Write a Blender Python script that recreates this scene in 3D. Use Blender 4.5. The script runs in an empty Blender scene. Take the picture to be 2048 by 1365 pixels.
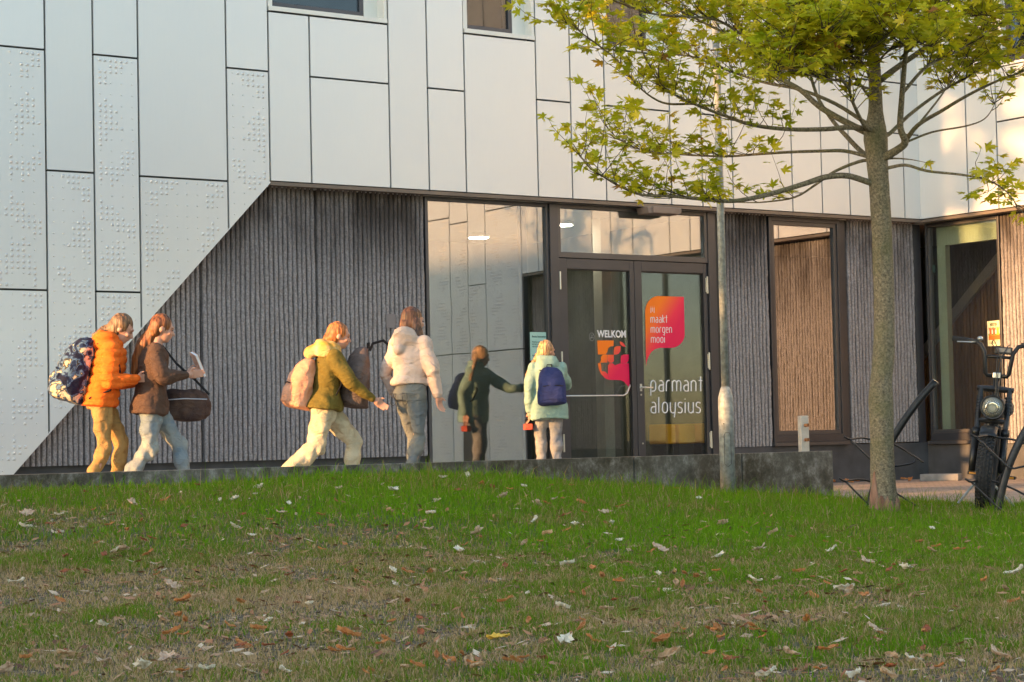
import bpy, math, random
import numpy as np
from mathutils import Vector, Matrix, Euler
R = math.radians
SC = bpy.context.scene
COL = SC.collection
# ------------------------------------------------------------------ camera
F, PITCH, ROLL, THETA = 4135.39, .046978, -.0220145, .605947
CAMZ = .53
fw = np.array([0, math.cos(PITCH), math.sin(PITCH)]); up0 = np.array([0, -math.sin(PITCH), math.cos(PITCH)]); rt0 = np.array([1., 0, 0])
rt = math.cos(ROLL)*rt0 + math.sin(ROLL)*up0; up = -math.sin(ROLL)*rt0 + math.cos(ROLL)*up0
cam = bpy.data.cameras.new('camera'); camo = bpy.data.objects.new('camera', cam); COL.objects.link(camo)
cam.sensor_width = 36; cam.lens = 36*F/2048; cam.clip_end = 3000; cam.clip_start = .1
camo.matrix_world = Matrix(((rt[0], up[0], -fw[0], 0), (rt[1], up[1], -fw[1], 0), (rt[2], up[2], -fw[2], CAMZ), (0, 0, 0, 1)))
SC.camera = camo
# ------------------------------------------------------------------ light
SUN_EL, SUN_OFF = R(9), R(1.6)       # low sun from the left, almost along the facade
saz = THETA - SUN_OFF                # direction the light travels (azimuth from +X)
W = bpy.data.worlds.new('World'); SC.world = W; W.use_nodes = True
nt = W.node_tree; bg = nt.nodes['Background']
sky = nt.nodes.new('ShaderNodeTexSky'); sky.sky_type = 'NISHITA'; sky.sun_disc = False
sky.sun_elevation = SUN_EL
sdx, sdy = -math.cos(saz), -math.sin(saz)          # towards the sun
sky.sun_rotation = math.atan2(sdx, sdy)
sky.air_density = 1.0; sky.dust_density = .8; sky.ozone_density = .8; sky.altitude = 0
nt.links.new(sky.outputs[0], bg.inputs[0]); bg.inputs[1].default_value = .15
sl = bpy.data.lights.new('sun', 'SUN'); sl.energy = 3.0; sl.angle = R(.6); sl.color = (1, .52, .2)
so = bpy.data.objects.new('sun', sl); COL.objects.link(so)
dirv = Vector((math.cos(saz)*math.cos(SUN_EL), math.sin(saz)*math.cos(SUN_EL), -math.sin(SUN_EL)))
so.rotation_euler = dirv.to_track_quat('-Z', 'Y').to_euler()
SC.view_settings.view_transform = 'Standard'; SC.view_settings.look = 'None'; SC.view_settings.gamma = 1
SC.view_settings.exposure = 2.12
SC.cycles.max_bounces = 8; SC.cycles.transparent_max_bounces = 12

# ------------------------------------------------------------------ geometry of the place
U = np.array([math.cos(THETA), math.sin(THETA), 0]); N = np.array([math.sin(THETA), -math.cos(THETA), 0])
CORNER = np.array([6.22459267, 31.16003887, 0.])
CAM = np.array([0, 0, CAMZ])
def ray(x, y): return fw + rt*(x-1024)/F - up*(y-682.5)/F
def atY(x, y, Y): d = ray(x, y); return CAM + d*(Y/d[1])           # the world point seen at a photo pixel, at distance Y
def onA(x, y, off=0.):                                              # building coordinates (x along wing A, z) of a point seen on wing A
    d = ray(x, y); t = ((CORNER + N*off - CAM) @ N)/(d @ N); q = CAM + d*t - CORNER
    return q @ U, q[2]
def onB(x, y, off=0.):
    d = ray(x, y); t = ((CORNER - U*off - CAM) @ U)/(d @ U); q = CAM + d*t - CORNER
    return q @ N, q[2]
def loc2w(x, w, z=0.): return CORNER + U*x + N*w + np.array([0, 0, z])
def w2loc(P): q = np.array(P) - CORNER; return q @ U, q @ N
WP = w2loc(atY(1665, 902, 22.5))                                    # end of the retaining wall
PX1, PW = WP; ZP = atY(1665, 902, 22.5)[2]
EDGE0 = loc2w(PX1, PW); EDGE1 = atY(2060, 1003, 18.1)
PAVZ = -.22
def sstep(t): t = np.clip(t, 0, 1); return t*t*(3-2*t)
_rg = np.random.RandomState(5).rand(64, 64)
def vn(x, y, s, o=0):
    x = np.asarray(x)*s+o*7.31+100; y = np.asarray(y)*s+o*3.17+100
    i = np.floor(x).astype(int); j = np.floor(y).astype(int); a = x-i; b = y-j; a = a*a*(3-2*a); b = b*b*(3-2*b)
    g = lambda p, q: _rg[p % 64, q % 64]
    return (g(i, j)*(1-a)+g(i+1, j)*a)*(1-b)+(g(i, j+1)*(1-a)+g(i+1, j+1)*a)*b
def lawn_h(X, Y):
    X = np.asarray(X, float); Y = np.asarray(Y, float)
    zf = np.interp(X, [-12, -4.3, -3, -1.6, -.7, .1, 1.1, 2.1, 3.5, 5, 14], [.18, .165, .175, .215, .20, .125, .0, -.105, -.235, -.265, -.28])
    # distance to the far edge measured along Y
    yf = np.interp(X, [-8, -4.3, 0, 3.5, 5, 9], [14.5, 17.3, 20.4, 22.0, 18.5, 17])
    zn = -.37-.03*(10-np.minimum(Y, 10))
    k = sstep((yf-Y)/np.maximum(yf-10, 3))*.5+np.clip((yf-Y)/np.maximum(yf-10, 3), 0, 1)*.5
    h = zf*(1-k)+zn*k
    return h+(vn(X, Y, 1.3, 1)-.5)*.035+(vn(X, Y, 5, 2)-.5)*.012
def ground_hit(px, py):
    d = ray(px, py); Y = 12.
    for _ in range(25):
        P = CAM+d*Y/d[1]; h = float(lawn_h(P[0], P[1])); Yn = (h-CAMZ)/(d[2]/d[1]); Y = .5*Y+.5*Yn
    P = CAM+d*Y/d[1]; return P[0], P[1], float(lawn_h(P[0], P[1]))

# ------------------------------------------------------------------ helpers
class MB:
    def __init__(s): s.v = []; s.f = []; s.n = 0
    def add(s, v, f):
        v = [tuple(map(float, p)) for p in v]; s.v += v; s.f += [tuple(i+s.n for i in q) for q in f]; s.n += len(v); return s
    def box(s, x0, x1, y0, y1, z0, z1):
        return s.add([(x, y, z) for x in (x0, x1) for y in (y0, y1) for z in (z0, z1)],
                     [(0, 1, 3, 2), (4, 6, 7, 5), (0, 4, 5, 1), (2, 3, 7, 6), (0, 2, 6, 4), (1, 5, 7, 3)])
    def prism(s, pts, a, b, ax='y'):   # polygon pts in (x,z) extruded along y from a to b
        n = len(pts)
        if ax == 'y': v = [(p[0], a, p[1]) for p in pts]+[(p[0], b, p[1]) for p in pts]
        elif ax == 'x': v = [(a, p[0], p[1]) for p in pts]+[(b, p[0], p[1]) for p in pts]
        else: v = [(p[0], p[1], a) for p in pts]+[(p[0], p[1], b) for p in pts]
        return s.add(v, [tuple(range(n)), tuple(range(2*n-1, n-1, -1))]+[(i, i+n, (i+1) % n+n, (i+1) % n) for i in range(n)])
    def tube(s, P, r, n=10, cap=True, flat=1.):
        P = [Vector(p) for p in P]; m = len(P)
        if not hasattr(r, '__len__'): r = [r]*m
        T = [(P[min(i+1, m-1)]-P[max(i-1, 0)]).normalized() for i in range(m)]
        a = Vector((0, 0, 1)) if abs(T[0].z) < .9 else Vector((0, 1, 0))
        x = T[0].cross(a).normalized(); v = []
        for i in range(m):
            x = (x-T[i]*x.dot(T[i])).normalized(); y = T[i].cross(x)
            v += [P[i]+x*math.cos(2*math.pi*k/n)*r[i]+y*math.sin(2*math.pi*k/n)*r[i]*flat for k in range(n)]
        f = [(i*n+k, i*n+(k+1) % n, (i+1)*n+(k+1) % n, (i+1)*n+k) for i in range(m-1) for k in range(n)]
        if cap: f += [tuple(range(n))[::-1], tuple(range((m-1)*n, m*n))]
        return s.add(v, f)
    def ball(s, c, r, n=12, m=8, M=None):
        if not hasattr(r, '__len__'): r = (r, r, r)
        M = M or Matrix.Identity(3); c = Vector(c)
        v = [c+M @ Vector((0, 0, -r[2]))]
        for j in range(1, m):
            p = -math.pi/2+math.pi*j/m
            v += [c+M @ Vector((math.cos(p)*math.cos(2*math.pi*k/n)*r[0], math.cos(p)*math.sin(2*math.pi*k/n)*r[1], math.sin(p)*r[2])) for k in range(n)]
        v.append(c+M @ Vector((0, 0, r[2]))); t = len(v)-1
        f = [(0, 1+(k+1) % n, 1+k) for k in range(n)]+[(1+(j*n)+k, 1+j*n+(k+1) % n, 1+(j+1)*n+(k+1) % n, 1+(j+1)*n+k) for j in range(m-2) for k in range(n)]
        f += [(1+(m-2)*n+k, 1+(m-2)*n+(k+1) % n, t) for k in range(n)]
        return s.add(v, f)
    def lathe(s, prof, c=(0, 0, 0), n=24, M=None):
        M = M or Matrix.Identity(3); c = Vector(c); m = len(prof)
        v = [c+M @ Vector((r*math.cos(2*math.pi*k/n), r*math.sin(2*math.pi*k/n), z)) for r, z in prof for k in range(n)]
        f = [(i*n+k, i*n+(k+1) % n, (i+1)*n+(k+1) % n, (i+1)*n+k) for i in range(m-1) for k in range(n)]
        f += [tuple(range(n))[::-1], tuple(range((m-1)*n, m*n))]
        return s.add(v, f)
    def build(s, name, mat, parent=None, smooth=False, bevel=0):
        me = bpy.data.meshes.new(name); me.from_pydata(s.v, [], s.f); me.validate(); me.update()
        o = bpy.data.objects.new(name, me); COL.objects.link(o)
        if mat: me.materials.append(mat)
        if smooth: me.polygons.foreach_set('use_smooth', [True]*len(me.polygons))
        if parent: o.parent = parent
        if bevel:
            b = o.modifiers.new('b', 'BEVEL'); b.width = bevel; b.segments = 2; b.limit_method = 'ANGLE'
        return o
def npmesh(name, v, f, mat, parent=None, smooth=False, attr=None):
    """v (n,3) array, f (m,k) array of equal-size faces"""
    me = bpy.data.meshes.new(name); v = np.asarray(v, np.float32); f = np.asarray(f, np.int32); m, k = f.shape
    me.vertices.add(len(v)); me.vertices.foreach_set('co', v.ravel())
    me.loops.add(m*k); me.loops.foreach_set('vertex_index', f.ravel())
    me.polygons.add(m); me.polygons.foreach_set('loop_start', np.arange(0, m*k, k, dtype=np.int32)); me.polygons.foreach_set('loop_total', np.full(m, k, np.int32))
    me.polygons.foreach_set('use_smooth', np.full(m, smooth))
    me.update(calc_edges=True)
    if attr is not None:
        for nm, a in attr.items():
            at = me.attributes.new(nm, 'FLOAT', 'POINT'); at.data.foreach_set('value', np.asarray(a, np.float32))
    me.materials.append(mat)
    o = bpy.data.objects.new(name, me); COL.objects.link(o)
    if parent: o.parent = parent
    return o
def tag(o, label=None, cat=None, group=None, kind=None):
    for k, v in (('label', label), ('category', cat), ('group', group), ('kind', kind)):
        if v: o[k] = v
    return o
def empty(name, loc=(0, 0, 0), rz=0., label=None, cat=None, group=None, kind=None):
    o = bpy.data.objects.new(name, None); COL.objects.link(o); o.location = loc; o.rotation_euler = (0, 0, rz); o.empty_display_size = .1
    return tag(o, label, cat, group, kind)
def copy_tree(o, parent=None):
    c = o.copy(); COL.objects.link(c); c.parent = parent
    for ch in list(o.children): copy_tree(ch, c)
    return c
# ---- materials
def mat(name, col, rough=.6, metal=0., var=0., vscale=5., bump=0., bscale=60., spec=.5, col2=None, stretch=(1, 1, 1), detail=4., coat=0.):
    m = bpy.data.materials.new(name); m.use_nodes = True; t = m.node_tree; p = t.nodes['Principled BSDF']
    p.inputs['Base Color'].default_value = (*col, 1); p.inputs['Roughness'].default_value = rough; p.inputs['Metallic'].default_value = metal
    p.inputs['Specular IOR Level'].default_value = spec; p.inputs['Coat Weight'].default_value = coat
    if var or bump or col2:
        tc = t.nodes.new('ShaderNodeTexCoord'); mp = t.nodes.new('ShaderNodeMapping'); mp.inputs['Scale'].default_value = stretch
        t.links.new(tc.outputs['Object'], mp.inputs[0])
    if var or col2:
        n = t.nodes.new('ShaderNodeTexNoise'); n.inputs['Scale'].default_value = vscale; n.inputs['Detail'].default_value = detail
        t.links.new(mp.outputs[0], n.inputs['Vector'])
        r = t.nodes.new('ShaderNodeValToRGB'); c2 = col2 or tuple(c*(1+var) for c in col); c1 = col if col2 else tuple(c*(1-var) for c in col)
        r.color_ramp.elements[0].position = .35; r.color_ramp.elements[1].position = .65
        r.color_ramp.elements[0].color = (*c1, 1); r.color_ramp.elements[1].color = (*c2, 1)
        t.links.new(n.outputs[0], r.inputs[0]); t.links.new(r.outputs[0], p.inputs['Base Color'])
    if bump:
        n2 = t.nodes.new('ShaderNodeTexNoise'); n2.inputs['Scale'].default_value = bscale; n2.inputs['Detail'].default_value = 5
        t.links.new(mp.outputs[0], n2.inputs['Vector'])
        b = t.nodes.new('ShaderNodeBump'); b.inputs['Strength'].default_value = bump; b.inputs['Distance'].default_value = .01
        t.links.new(n2.outputs[0], b.inputs['Height']); t.links.new(b.outputs[0], p.inputs['Normal'])
    return m
def nodes(m): return m.node_tree, m.node_tree.nodes['Principled BSDF']
def nn(t, kind, **kw):
    n = t.nodes.new(kind)
    for k, v in kw.items():
        if k in n.inputs: n.inputs[k].default_value = v
        else: setattr(n, k, v)
    return n
def ramp(t, fac, stops):
    r = t.nodes.new('ShaderNodeValToRGB'); e = r.color_ramp.elements
    while len(e) < len(stops): e.new(.5)
    for i, (p, c) in enumerate(stops): e[i].position = p; e[i].color = (*c, 1)
    t.links.new(fac, r.inputs[0]); return r.outputs[0]
def mixc(t, fac, a, b, mode='MIX'):
    m = t.nodes.new('ShaderNodeMix'); m.data_type = 'RGBA'; m.blend_type = mode
    for s, v in ((0, fac), (6, a), (7, b)):
        if hasattr(v, 'links'): t.links.new(v, m.inputs[s])
        else: m.inputs[s].default_value = v if s == 0 else (*v, 1)
    return m.outputs[2]

# satin aluminium cladding
PANEL = mat('satin_cladding', (.64, .665, .66), .42, .25, spec=.5)
t, p = nodes(PANEL)
tc = nn(t, 'ShaderNodeTexCoord'); mp = nn(t, 'ShaderNodeMapping'); mp.inputs['Scale'].default_value = (14, 14, 1.2); t.links.new(tc.outputs['Object'], mp.inputs[0])
a = nn(t, 'ShaderNodeTexNoise', Scale=3., Detail=6.); t.links.new(mp.outputs[0], a.inputs['Vector'])
b_ = nn(t, 'ShaderNodeTexNoise', Scale=1.6, Detail=3.); t.links.new(tc.outputs['Object'], b_.inputs['Vector'])
oi = nn(t, 'ShaderNodeObjectInfo')
c = ramp(t, a.outputs[0], [(.3, (.64, .645, .635)), (.7, (.675, .68, .665))])
c = mixc(t, .35, c, ramp(t, b_.outputs[0], [(.35, (.62, .635, .645)), (.65, (.69, .70, .68))]))
c = mixc(t, .5, c, ramp(t, oi.outputs['Random'], [(0, (.62, .628, .615)), (1, (.69, .705, .70))]))
t.links.new(c, p.inputs['Base Color'])
rr = nn(t, 'ShaderNodeMapRange'); rr.inputs['To Min'].default_value = .34; rr.inputs['To Max'].default_value = .5; t.links.new(a.outputs[0], rr.inputs[0]); t.links.new(rr.outputs[0], p.inputs['Roughness'])
bb = nn(t, 'ShaderNodeBump', Strength=.12, Distance=.02); t.links.new(b_.outputs[0], bb.inputs['Height']); t.links.new(bb.outputs[0], p.inputs['Normal'])
# rough fluted concrete
CONC = mat('fluted_concrete', (.3, .28, .28), .9)
t, p = nodes(CONC)
tc = nn(t, 'ShaderNodeTexCoord')
n1 = nn(t, 'ShaderNodeTexNoise', Scale=42., Detail=8., Roughness=.7); t.links.new(tc.outputs['Object'], n1.inputs['Vector'])
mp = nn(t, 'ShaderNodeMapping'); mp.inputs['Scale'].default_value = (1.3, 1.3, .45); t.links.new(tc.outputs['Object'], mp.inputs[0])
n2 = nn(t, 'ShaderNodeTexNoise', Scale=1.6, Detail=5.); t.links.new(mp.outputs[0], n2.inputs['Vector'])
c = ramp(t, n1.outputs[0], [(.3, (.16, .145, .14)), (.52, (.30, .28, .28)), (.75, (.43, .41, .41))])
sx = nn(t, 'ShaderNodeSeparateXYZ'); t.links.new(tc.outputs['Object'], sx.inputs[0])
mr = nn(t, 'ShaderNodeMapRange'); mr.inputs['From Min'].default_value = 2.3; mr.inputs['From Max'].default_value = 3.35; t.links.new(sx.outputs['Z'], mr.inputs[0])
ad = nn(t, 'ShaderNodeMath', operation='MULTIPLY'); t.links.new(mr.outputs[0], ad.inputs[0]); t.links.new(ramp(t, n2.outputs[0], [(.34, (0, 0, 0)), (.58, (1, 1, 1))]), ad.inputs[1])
c = mixc(t, ad.outputs[0], c, (.06, .05, .045))       # dirt in blotches, with the shading under the soffit painted in
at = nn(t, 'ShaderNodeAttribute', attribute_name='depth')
c = mixc(t, at.outputs['Fac'], c, (.035, .03, .028))   # darker towards the bottom of the grooves
t.links.new(c, p.inputs['Base Color'])
bb = nn(t, 'ShaderNodeBump', Strength=.8, Distance=.012); t.links.new(n1.outputs[0], bb.inputs['Height']); t.links.new(bb.outputs[0], p.inputs['Normal'])
FRAME = mat('anthracite_frame', (.066, .067, .076), .38, .5, var=.06, vscale=3)
FRAME2 = mat('brown_grey_frame', (.088, .085, .088), .4, .4, var=.06, vscale=3)
PLINTH = mat('dark_plinth', (.06, .062, .068), .7, var=.2, vscale=4, bump=.2)
FASCIA = mat('bronze_fascia', (.16, .13, .105), .5, .3, var=.12, vscale=2)
SUBWALL = mat('backing_sheet', (.035, .038, .036), .8)
WHITETRIM = mat('white_trim', (.74, .73, .67), .4, var=.03, vscale=3)
STEEL = mat('galvanised_steel', (.27, .29, .29), .55, .2, var=.25, vscale=22, bump=.15, bscale=40)
METAL = mat('bright_steel', (.6, .6, .58), .3, .9)
BLACKM = mat('black_metal', (.018, .018, .02), .4, .3, var=.3, vscale=20, bump=.05)
WHITE = mat('white_vinyl', (.82, .8, .8), .6)
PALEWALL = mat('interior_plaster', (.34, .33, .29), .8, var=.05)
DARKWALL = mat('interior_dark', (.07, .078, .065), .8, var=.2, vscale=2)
GREENF = mat('pale_green_frame', (.45, .52, .42), .55, var=.05)
CEIL = mat('interior_ceiling', (.5, .5, .48), .8)
FLOORM = mat('interior_floor', (.18, .16, .13), .5, var=.1)
def glassmat(name, tint, refl):
    m = bpy.data.materials.new(name); m.use_nodes = True; t = m.node_tree; t.nodes.remove(t.nodes['Principled BSDF'])
    tr = nn(t, 'ShaderNodeBsdfTransparent', Color=(*tint, 1)); gl = nn(t, 'ShaderNodeBsdfGlossy', Color=(.86, .89, 1., 1), Roughness=.0)
    fr = nn(t, 'ShaderNodeLayerWeight', Blend=.25); ad = nn(t, 'ShaderNodeMath', operation='MULTIPLY_ADD')
    t.links.new(fr.outputs['Fresnel'], ad.inputs[0]); ad.inputs[1].default_value = .6; ad.inputs[2].default_value = refl
    mx = nn(t, 'ShaderNodeMixShader'); t.links.new(ad.outputs[0], mx.inputs[0]); t.links.new(tr.outputs[0], mx.inputs[1]); t.links.new(gl.outputs[0], mx.inputs[2])
    n = nn(t, 'ShaderNodeTexNoise', Scale=.7); tc = nn(t, 'ShaderNodeTexCoord'); t.links.new(tc.outputs['Object'], n.inputs['Vector'])
    b = nn(t, 'ShaderNodeBump', Strength=.02, Distance=.05); t.links.new(n.outputs[0], b.inputs['Height']); t.links.new(b.outputs[0], gl.inputs['Normal'])
    t.links.new(mx.outputs[0], t.nodes['Material Output'].inputs[0]); return m
GLASS = glassmat('window_glass', (.80, .83, .80), .175)
GLASSR = glassmat('tall_window_glass', (.6, .6, .58), .26)
GLASSU = glassmat('upper_window_glass', (.7, .72, .7), .03)
GLASSD = glassmat('door_glass', (.85, .88, .84), .085)
# ================================================================== BUILDING
# local frame: x along wing A (0 at the inner corner, negative to the left), y = into wing A (viewer side negative), z up
BLD = empty('school_building', CORNER, THETA, 'white metal clad school building with fluted concrete ground floor and glazed entrance', 'building')
REC = .2
def clip(poly, a, b, c):     # keep a*x+b*z<=c
    o = []
    for i in range(len(poly)):
        p, q = poly[i], poly[(i+1) % len(poly)]; fp = a*p[0]+b*p[1]-c; fq = a*q[0]+b*q[1]-c
        if fp <= 0: o.append(p)
        if fp*fq < 0: k = fp/(fp-fq); o.append((p[0]+(q[0]-p[0])*k, p[1]+(q[1]-p[1])*k))
    return o
DX0, DZ0, DX1, DZ1 = -11.069, 3.694, -14.325, .285
dn = (DZ0-DZ1, -(DX0-DX1)); dc = dn[0]*DX0+dn[1]*DZ0     # left/upper side of the diagonal kept
PAT = ['123456', '345', '1234', '12', '12', '', '', '2', '123', '1234', '23', '1234', '12345', '12', '12', '1', '67', '567', '156', '123456', '12345', '134', '3', '', '',
       '1', '123', '1234', '12345', '34567', '4567', '67', '4', '2345', '234', '12345', '123456', '234567', '1267', '17', '127', '1', '', '']
def bumps(mb, x0, x1, ztop, zbot, mirror, ax='A', inside=None, big=False):
    P = .0655; n = int((x1-x0-.03)/P); r = 0; z = ztop-.055; rnd = random.Random(int(x0*100))
    while z > zbot+.02:
        row = PAT[r % len(PAT)]
        for k in range(1, n+1):
            kk = (n+1-k) if mirror else k
            if big: on = str((kk-1+r//9) % 11) in row
            else: on = str(kk if kk <= 7 else 99) in row
            small = (k % 2 == 1) and (r % 2 == 0)
            if not (on or small): continue
            x = x0+.035+P*(k-.5)*(x1-x0-.07)/(n*P)
            if inside and not inside(x, z): continue
            s, h = (.0195, .016) if on else (.010, .010)
            if ax == 'A': mb.add([(x-s, -.0005, z-s), (x+s, -.0005, z-s), (x+s, -.0005, z+s), (x-s, -.0005, z+s), (x, -h, z)], [(0, 1, 4), (1, 2, 4), (2, 3, 4), (3, 0, 4)])
            else: mb.add([(-.0005, -x-s, z-s), (-.0005, -x+s, z-s), (-.0005, -x+s, z+s), (-.0005, -x-s, z+s), (-h, -x, z)], [(4, 1, 0), (4, 2, 1), (4, 3, 2), (4, 0, 3)])
        z -= P; r += 1
G = .012; ZT = 9.4
XA = [-17.9, -17.3, -16.2, -15.65, -15.08, -13.92, -13.34, -12.78, -11.64, -11.07, -10.5, -9.37, -8.795, -8.23, -7.095, -6.535, -5.965, -4.84, -4.28, -3.72, -2.595, -2.015, -1.46, -.335, -.002]
S, T_, Q, V5 = 3.694, 5.04, 2.31, 6.39
LAY = {  # column -> list of (z0,z1,bump)
 0: [(-.05, 3, 1), (3, ZT, 0)], 1: [(-.05, 5, 1), (5, ZT, 0)], 2: [(-.05, 3.67, 1), (3.67, 7.7, 0), (7.7, ZT, 0)], 3: [(-.05, 2.31, 1), (2.31, 5.04, 1), (5.04, ZT, 0)],
 4: [(-.05, Q, 1), (Q, T_, 1), (T_, 7.8, 0), (7.8, ZT, 0)], 5: [(-.05, 3.67, 1), (3.67, 7.7, 0), (7.7, ZT, 0)], 6: [(0, Q, 1), (Q, T_, 1), (T_, 7.8, 0), (7.8, ZT, 0)],
 7: [(0, 3.665, 1), (3.665, 7.7, 0), (7.7, ZT, 0)], 8: [(0, 5.03, 1), (5.03, 7.8, 0), (7.8, ZT, 0)], 9: [(S, 5.77, 0)], 10: [(S, 5.015, 0), (5.015, 5.77, 0)],
 11: [(S, 7.7, 0), (7.7, ZT, 0)], 12: [(S, 5.01, 0), (5.01, ZT, 0)], 13: [(S, 5.765, 0)], 14: [(S, 4.99, 0), (4.99, 7.8, 0), (7.8, ZT, 0)], 15: [(S, V5, 0), (V5, ZT, 0)],
 16: [(S, 4.995, 0), (4.995, 5.77, 0)], 17: [(S, ZT, 0)], 18: [(S, 5.0, 0), (5.0, ZT, 0)], 19: [(S, 6.39, 0), (6.39, ZT, 0)], 20: [(S, 5.77, 0), (5.77, 6.4, 0)], 21: [(S, 6.4, 0)],
 22: [(S, 4.98, 0), (4.98, 5.745, 0), (5.745, ZT, 0)], 23: [(S, 4.98, 0), (4.98, 5.745, 0), (5.745, ZT, 0)]}
for i in range(len(XA)-1):
    for z0, z1, bp in LAY[i]:
        xa, xb = XA[i], XA[i+1]
        if i == 23: xb = 0
        poly = [(xa+G, z0+G), (xb-(G if i != 23 else 0), z0+G), (xb-(G if i != 23 else 0), z1-G), (xa+G, z1-G)]
        if z0 < S-.1: poly = clip(poly, *dn, dc)
        if len(poly) < 3: continue
        mb = MB().prism(poly, 0, .035)
        if bp:
            ins = (lambda x, z: dn[0]*x+dn[1]*z < dc-.25) if True else None
            bumps(mb, xa+G, xb-G, z1, max(z0, -.05), i in (5, 8, 3, 1), 'A', ins, big=(xb-xa > .9))
        mb.build('cladding_panel', PANEL, BLD)
# dark sheet behind the joints, upper storeys (leaves the window openings free)
WINS = [(-11.07, -9.37, 5.77, 7.6), (-8.23, -7.095, 5.765, 7.6), (-5.965, -4.84, 5.77, 7.6), (-2.595, -1.46, 6.4, 7.8)]
mb = MB(); xs = -17.9
for x0, x1, z0, z1 in WINS:
    mb.box(xs, x0, .036, .19, S+.001, ZT); mb.box(x0, x1, .036, .19, S+.001, z0-.002); mb.box(x0, x1, .036, .19, z1+.002, ZT); xs = x1
mb.box(xs, .19, .036, .19, S+.001, ZT)
mb.prism(clip([(-17.9, -.1), (-11.08, -.1), (-11.08, S), (-17.9, S)], *dn, dc-.02), .036, .06)
mb.build('backing_sheet', SUBWALL, BLD)
# panels over the windows that start above 7.6
for x0, x1, z0, z1 in WINS: MB().box(x0+G, x1-G, 0, .035, z1+G, ZT).build('cladding_panel', PANEL, BLD)
# bronze fascia, soffit and diagonal return
d_ = Vector((DX1-DX0, 0, DZ1-DZ0)).normalized(); nx, nz = -d_.z, d_.x
mb = MB().box(-11.07, .0, .001, .06, S-.045, S-.002); mb.box(-11.12, .0, .061, REC+.02, S-.03, S-.004); mb.box(0, .02, .0, REC, S-.045, S-.002)
mb.build('soffit', FASCIA, BLD)
off = .004
ux, uz = (DX1-DX0), (DZ1-DZ0); L = math.hypot(ux, uz); ux /= L; uz /= L
q0 = (DX0+uz*-off, DZ0+ux*off)
mb = MB(); px_, pz_ = -uz, ux          # normal to the diagonal
s_ = 1 if (px_*dn[0]+pz_*dn[1]) > 0 else -1
A0 = (DX0, DZ0); A1 = (DX1-.3*ux*-1*-1, DZ1)
A1 = (DX0+ux*(L+.6), DZ0+uz*(L+.6))
mb.prism([A0, A1, (A1[0]+s_*px_*.012, A1[1]+s_*pz_*.012), (A0[0]+s_*px_*.012, A0[1]+s_*pz_*.012)], .001, REC+.01)
mb.build('diagonal_trim', PANEL, BLD)
# ---------------- fluted concrete slabs
def fluted(x0, x1, z0, z1, wing='A', seed=0):
    rib = .0655; nr = max(1, round((x1-x0)/rib)); rib = (x1-x0)/nr; prof = [(0, 1.), (.13, .35), (.27, .02), (.5, 0.), (.73, .02), (.87, .35)]
    xs, ds = [], []
    for i in range(nr):
        for a, d in prof: xs.append(x0+(i+a)*rib); ds.append(d)
    xs.append(x1); ds.append(1.); xs = np.array(xs); ds = np.array(ds)
    nz_ = int((z1-z0)/.034)+1; zs = np.linspace(z0, z1, nz_)
    X, Z = np.meshgrid(xs, zs); D = np.tile(ds, (nz_, 1))
    rs = np.random.RandomState(seed+int(abs(x0)*10))
    ribid = np.floor((X-x0)/rib+1e-6)
    rough = vn(X*3+seed, Z, 9, 3)*.6+rs.rand(*X.shape)*.5
    wob = (vn(ribid*3.7, Z, 2.4, 4)-.5)*.014+(vn(X, Z, 1.2, 9)-.5)*.01
    Y = D*.030+(rough-.5)*.011*(1+(D < .5)*.8)+(vn(ribid*1.3+.2, Z, 1.1, 6)-.5)*.008
    X2 = np.clip(X+wob*((X > x0+.01) & (X < x1-.01)), x0, x1)
    if wing == 'A': V = np.stack([X2, REC+Y, Z], -1)
    else: V = np.stack([REC+Y, -X2, Z], -1)
    nxx = len(xs); idx = np.arange(nz_*nxx).reshape(nz_, nxx)
    Fc = np.stack([idx[:-1, :-1], idx[:-1, 1:], idx[1:, 1:], idx[1:, :-1]], -1).reshape(-1, 4)
    if wing == 'B': Fc = Fc[:, ::-1]
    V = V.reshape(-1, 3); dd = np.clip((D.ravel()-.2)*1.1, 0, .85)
    # solid edges: back ring
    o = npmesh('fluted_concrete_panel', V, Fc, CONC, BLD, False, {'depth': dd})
    mb = MB()
    if wing == 'A': mb.box(x0, x1, REC+.045, REC+.2, z0, z1)
    else: mb.box(REC+.045, REC+.2, -x1, -x0, z0, z1)
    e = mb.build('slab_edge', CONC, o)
    return o
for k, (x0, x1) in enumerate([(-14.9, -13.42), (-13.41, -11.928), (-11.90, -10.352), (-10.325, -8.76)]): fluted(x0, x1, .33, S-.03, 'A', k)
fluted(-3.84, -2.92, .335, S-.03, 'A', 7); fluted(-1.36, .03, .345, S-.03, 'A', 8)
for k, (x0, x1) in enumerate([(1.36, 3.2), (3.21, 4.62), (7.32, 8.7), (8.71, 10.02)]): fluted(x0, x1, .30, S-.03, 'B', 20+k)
mb = MB().box(-17.9, -8.76, REC+.09, REC+.3, -.6, .33)
mb.build('plinth', PLINTH, BLD); MB().box(-3.98, .5, REC+.012, REC+.3, -.6, .33).build('plinth', PLINTH, BLD)
MB().box(REC+.013, REC+.3, -4.62, REC+.011, -.6, .294).build('plinth', PLINTH, BLD)
MB().box(REC+.012, REC+.3, -10.02, -7.32, -.6, .295).build('plinth', PLINTH, BLD)
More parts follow.
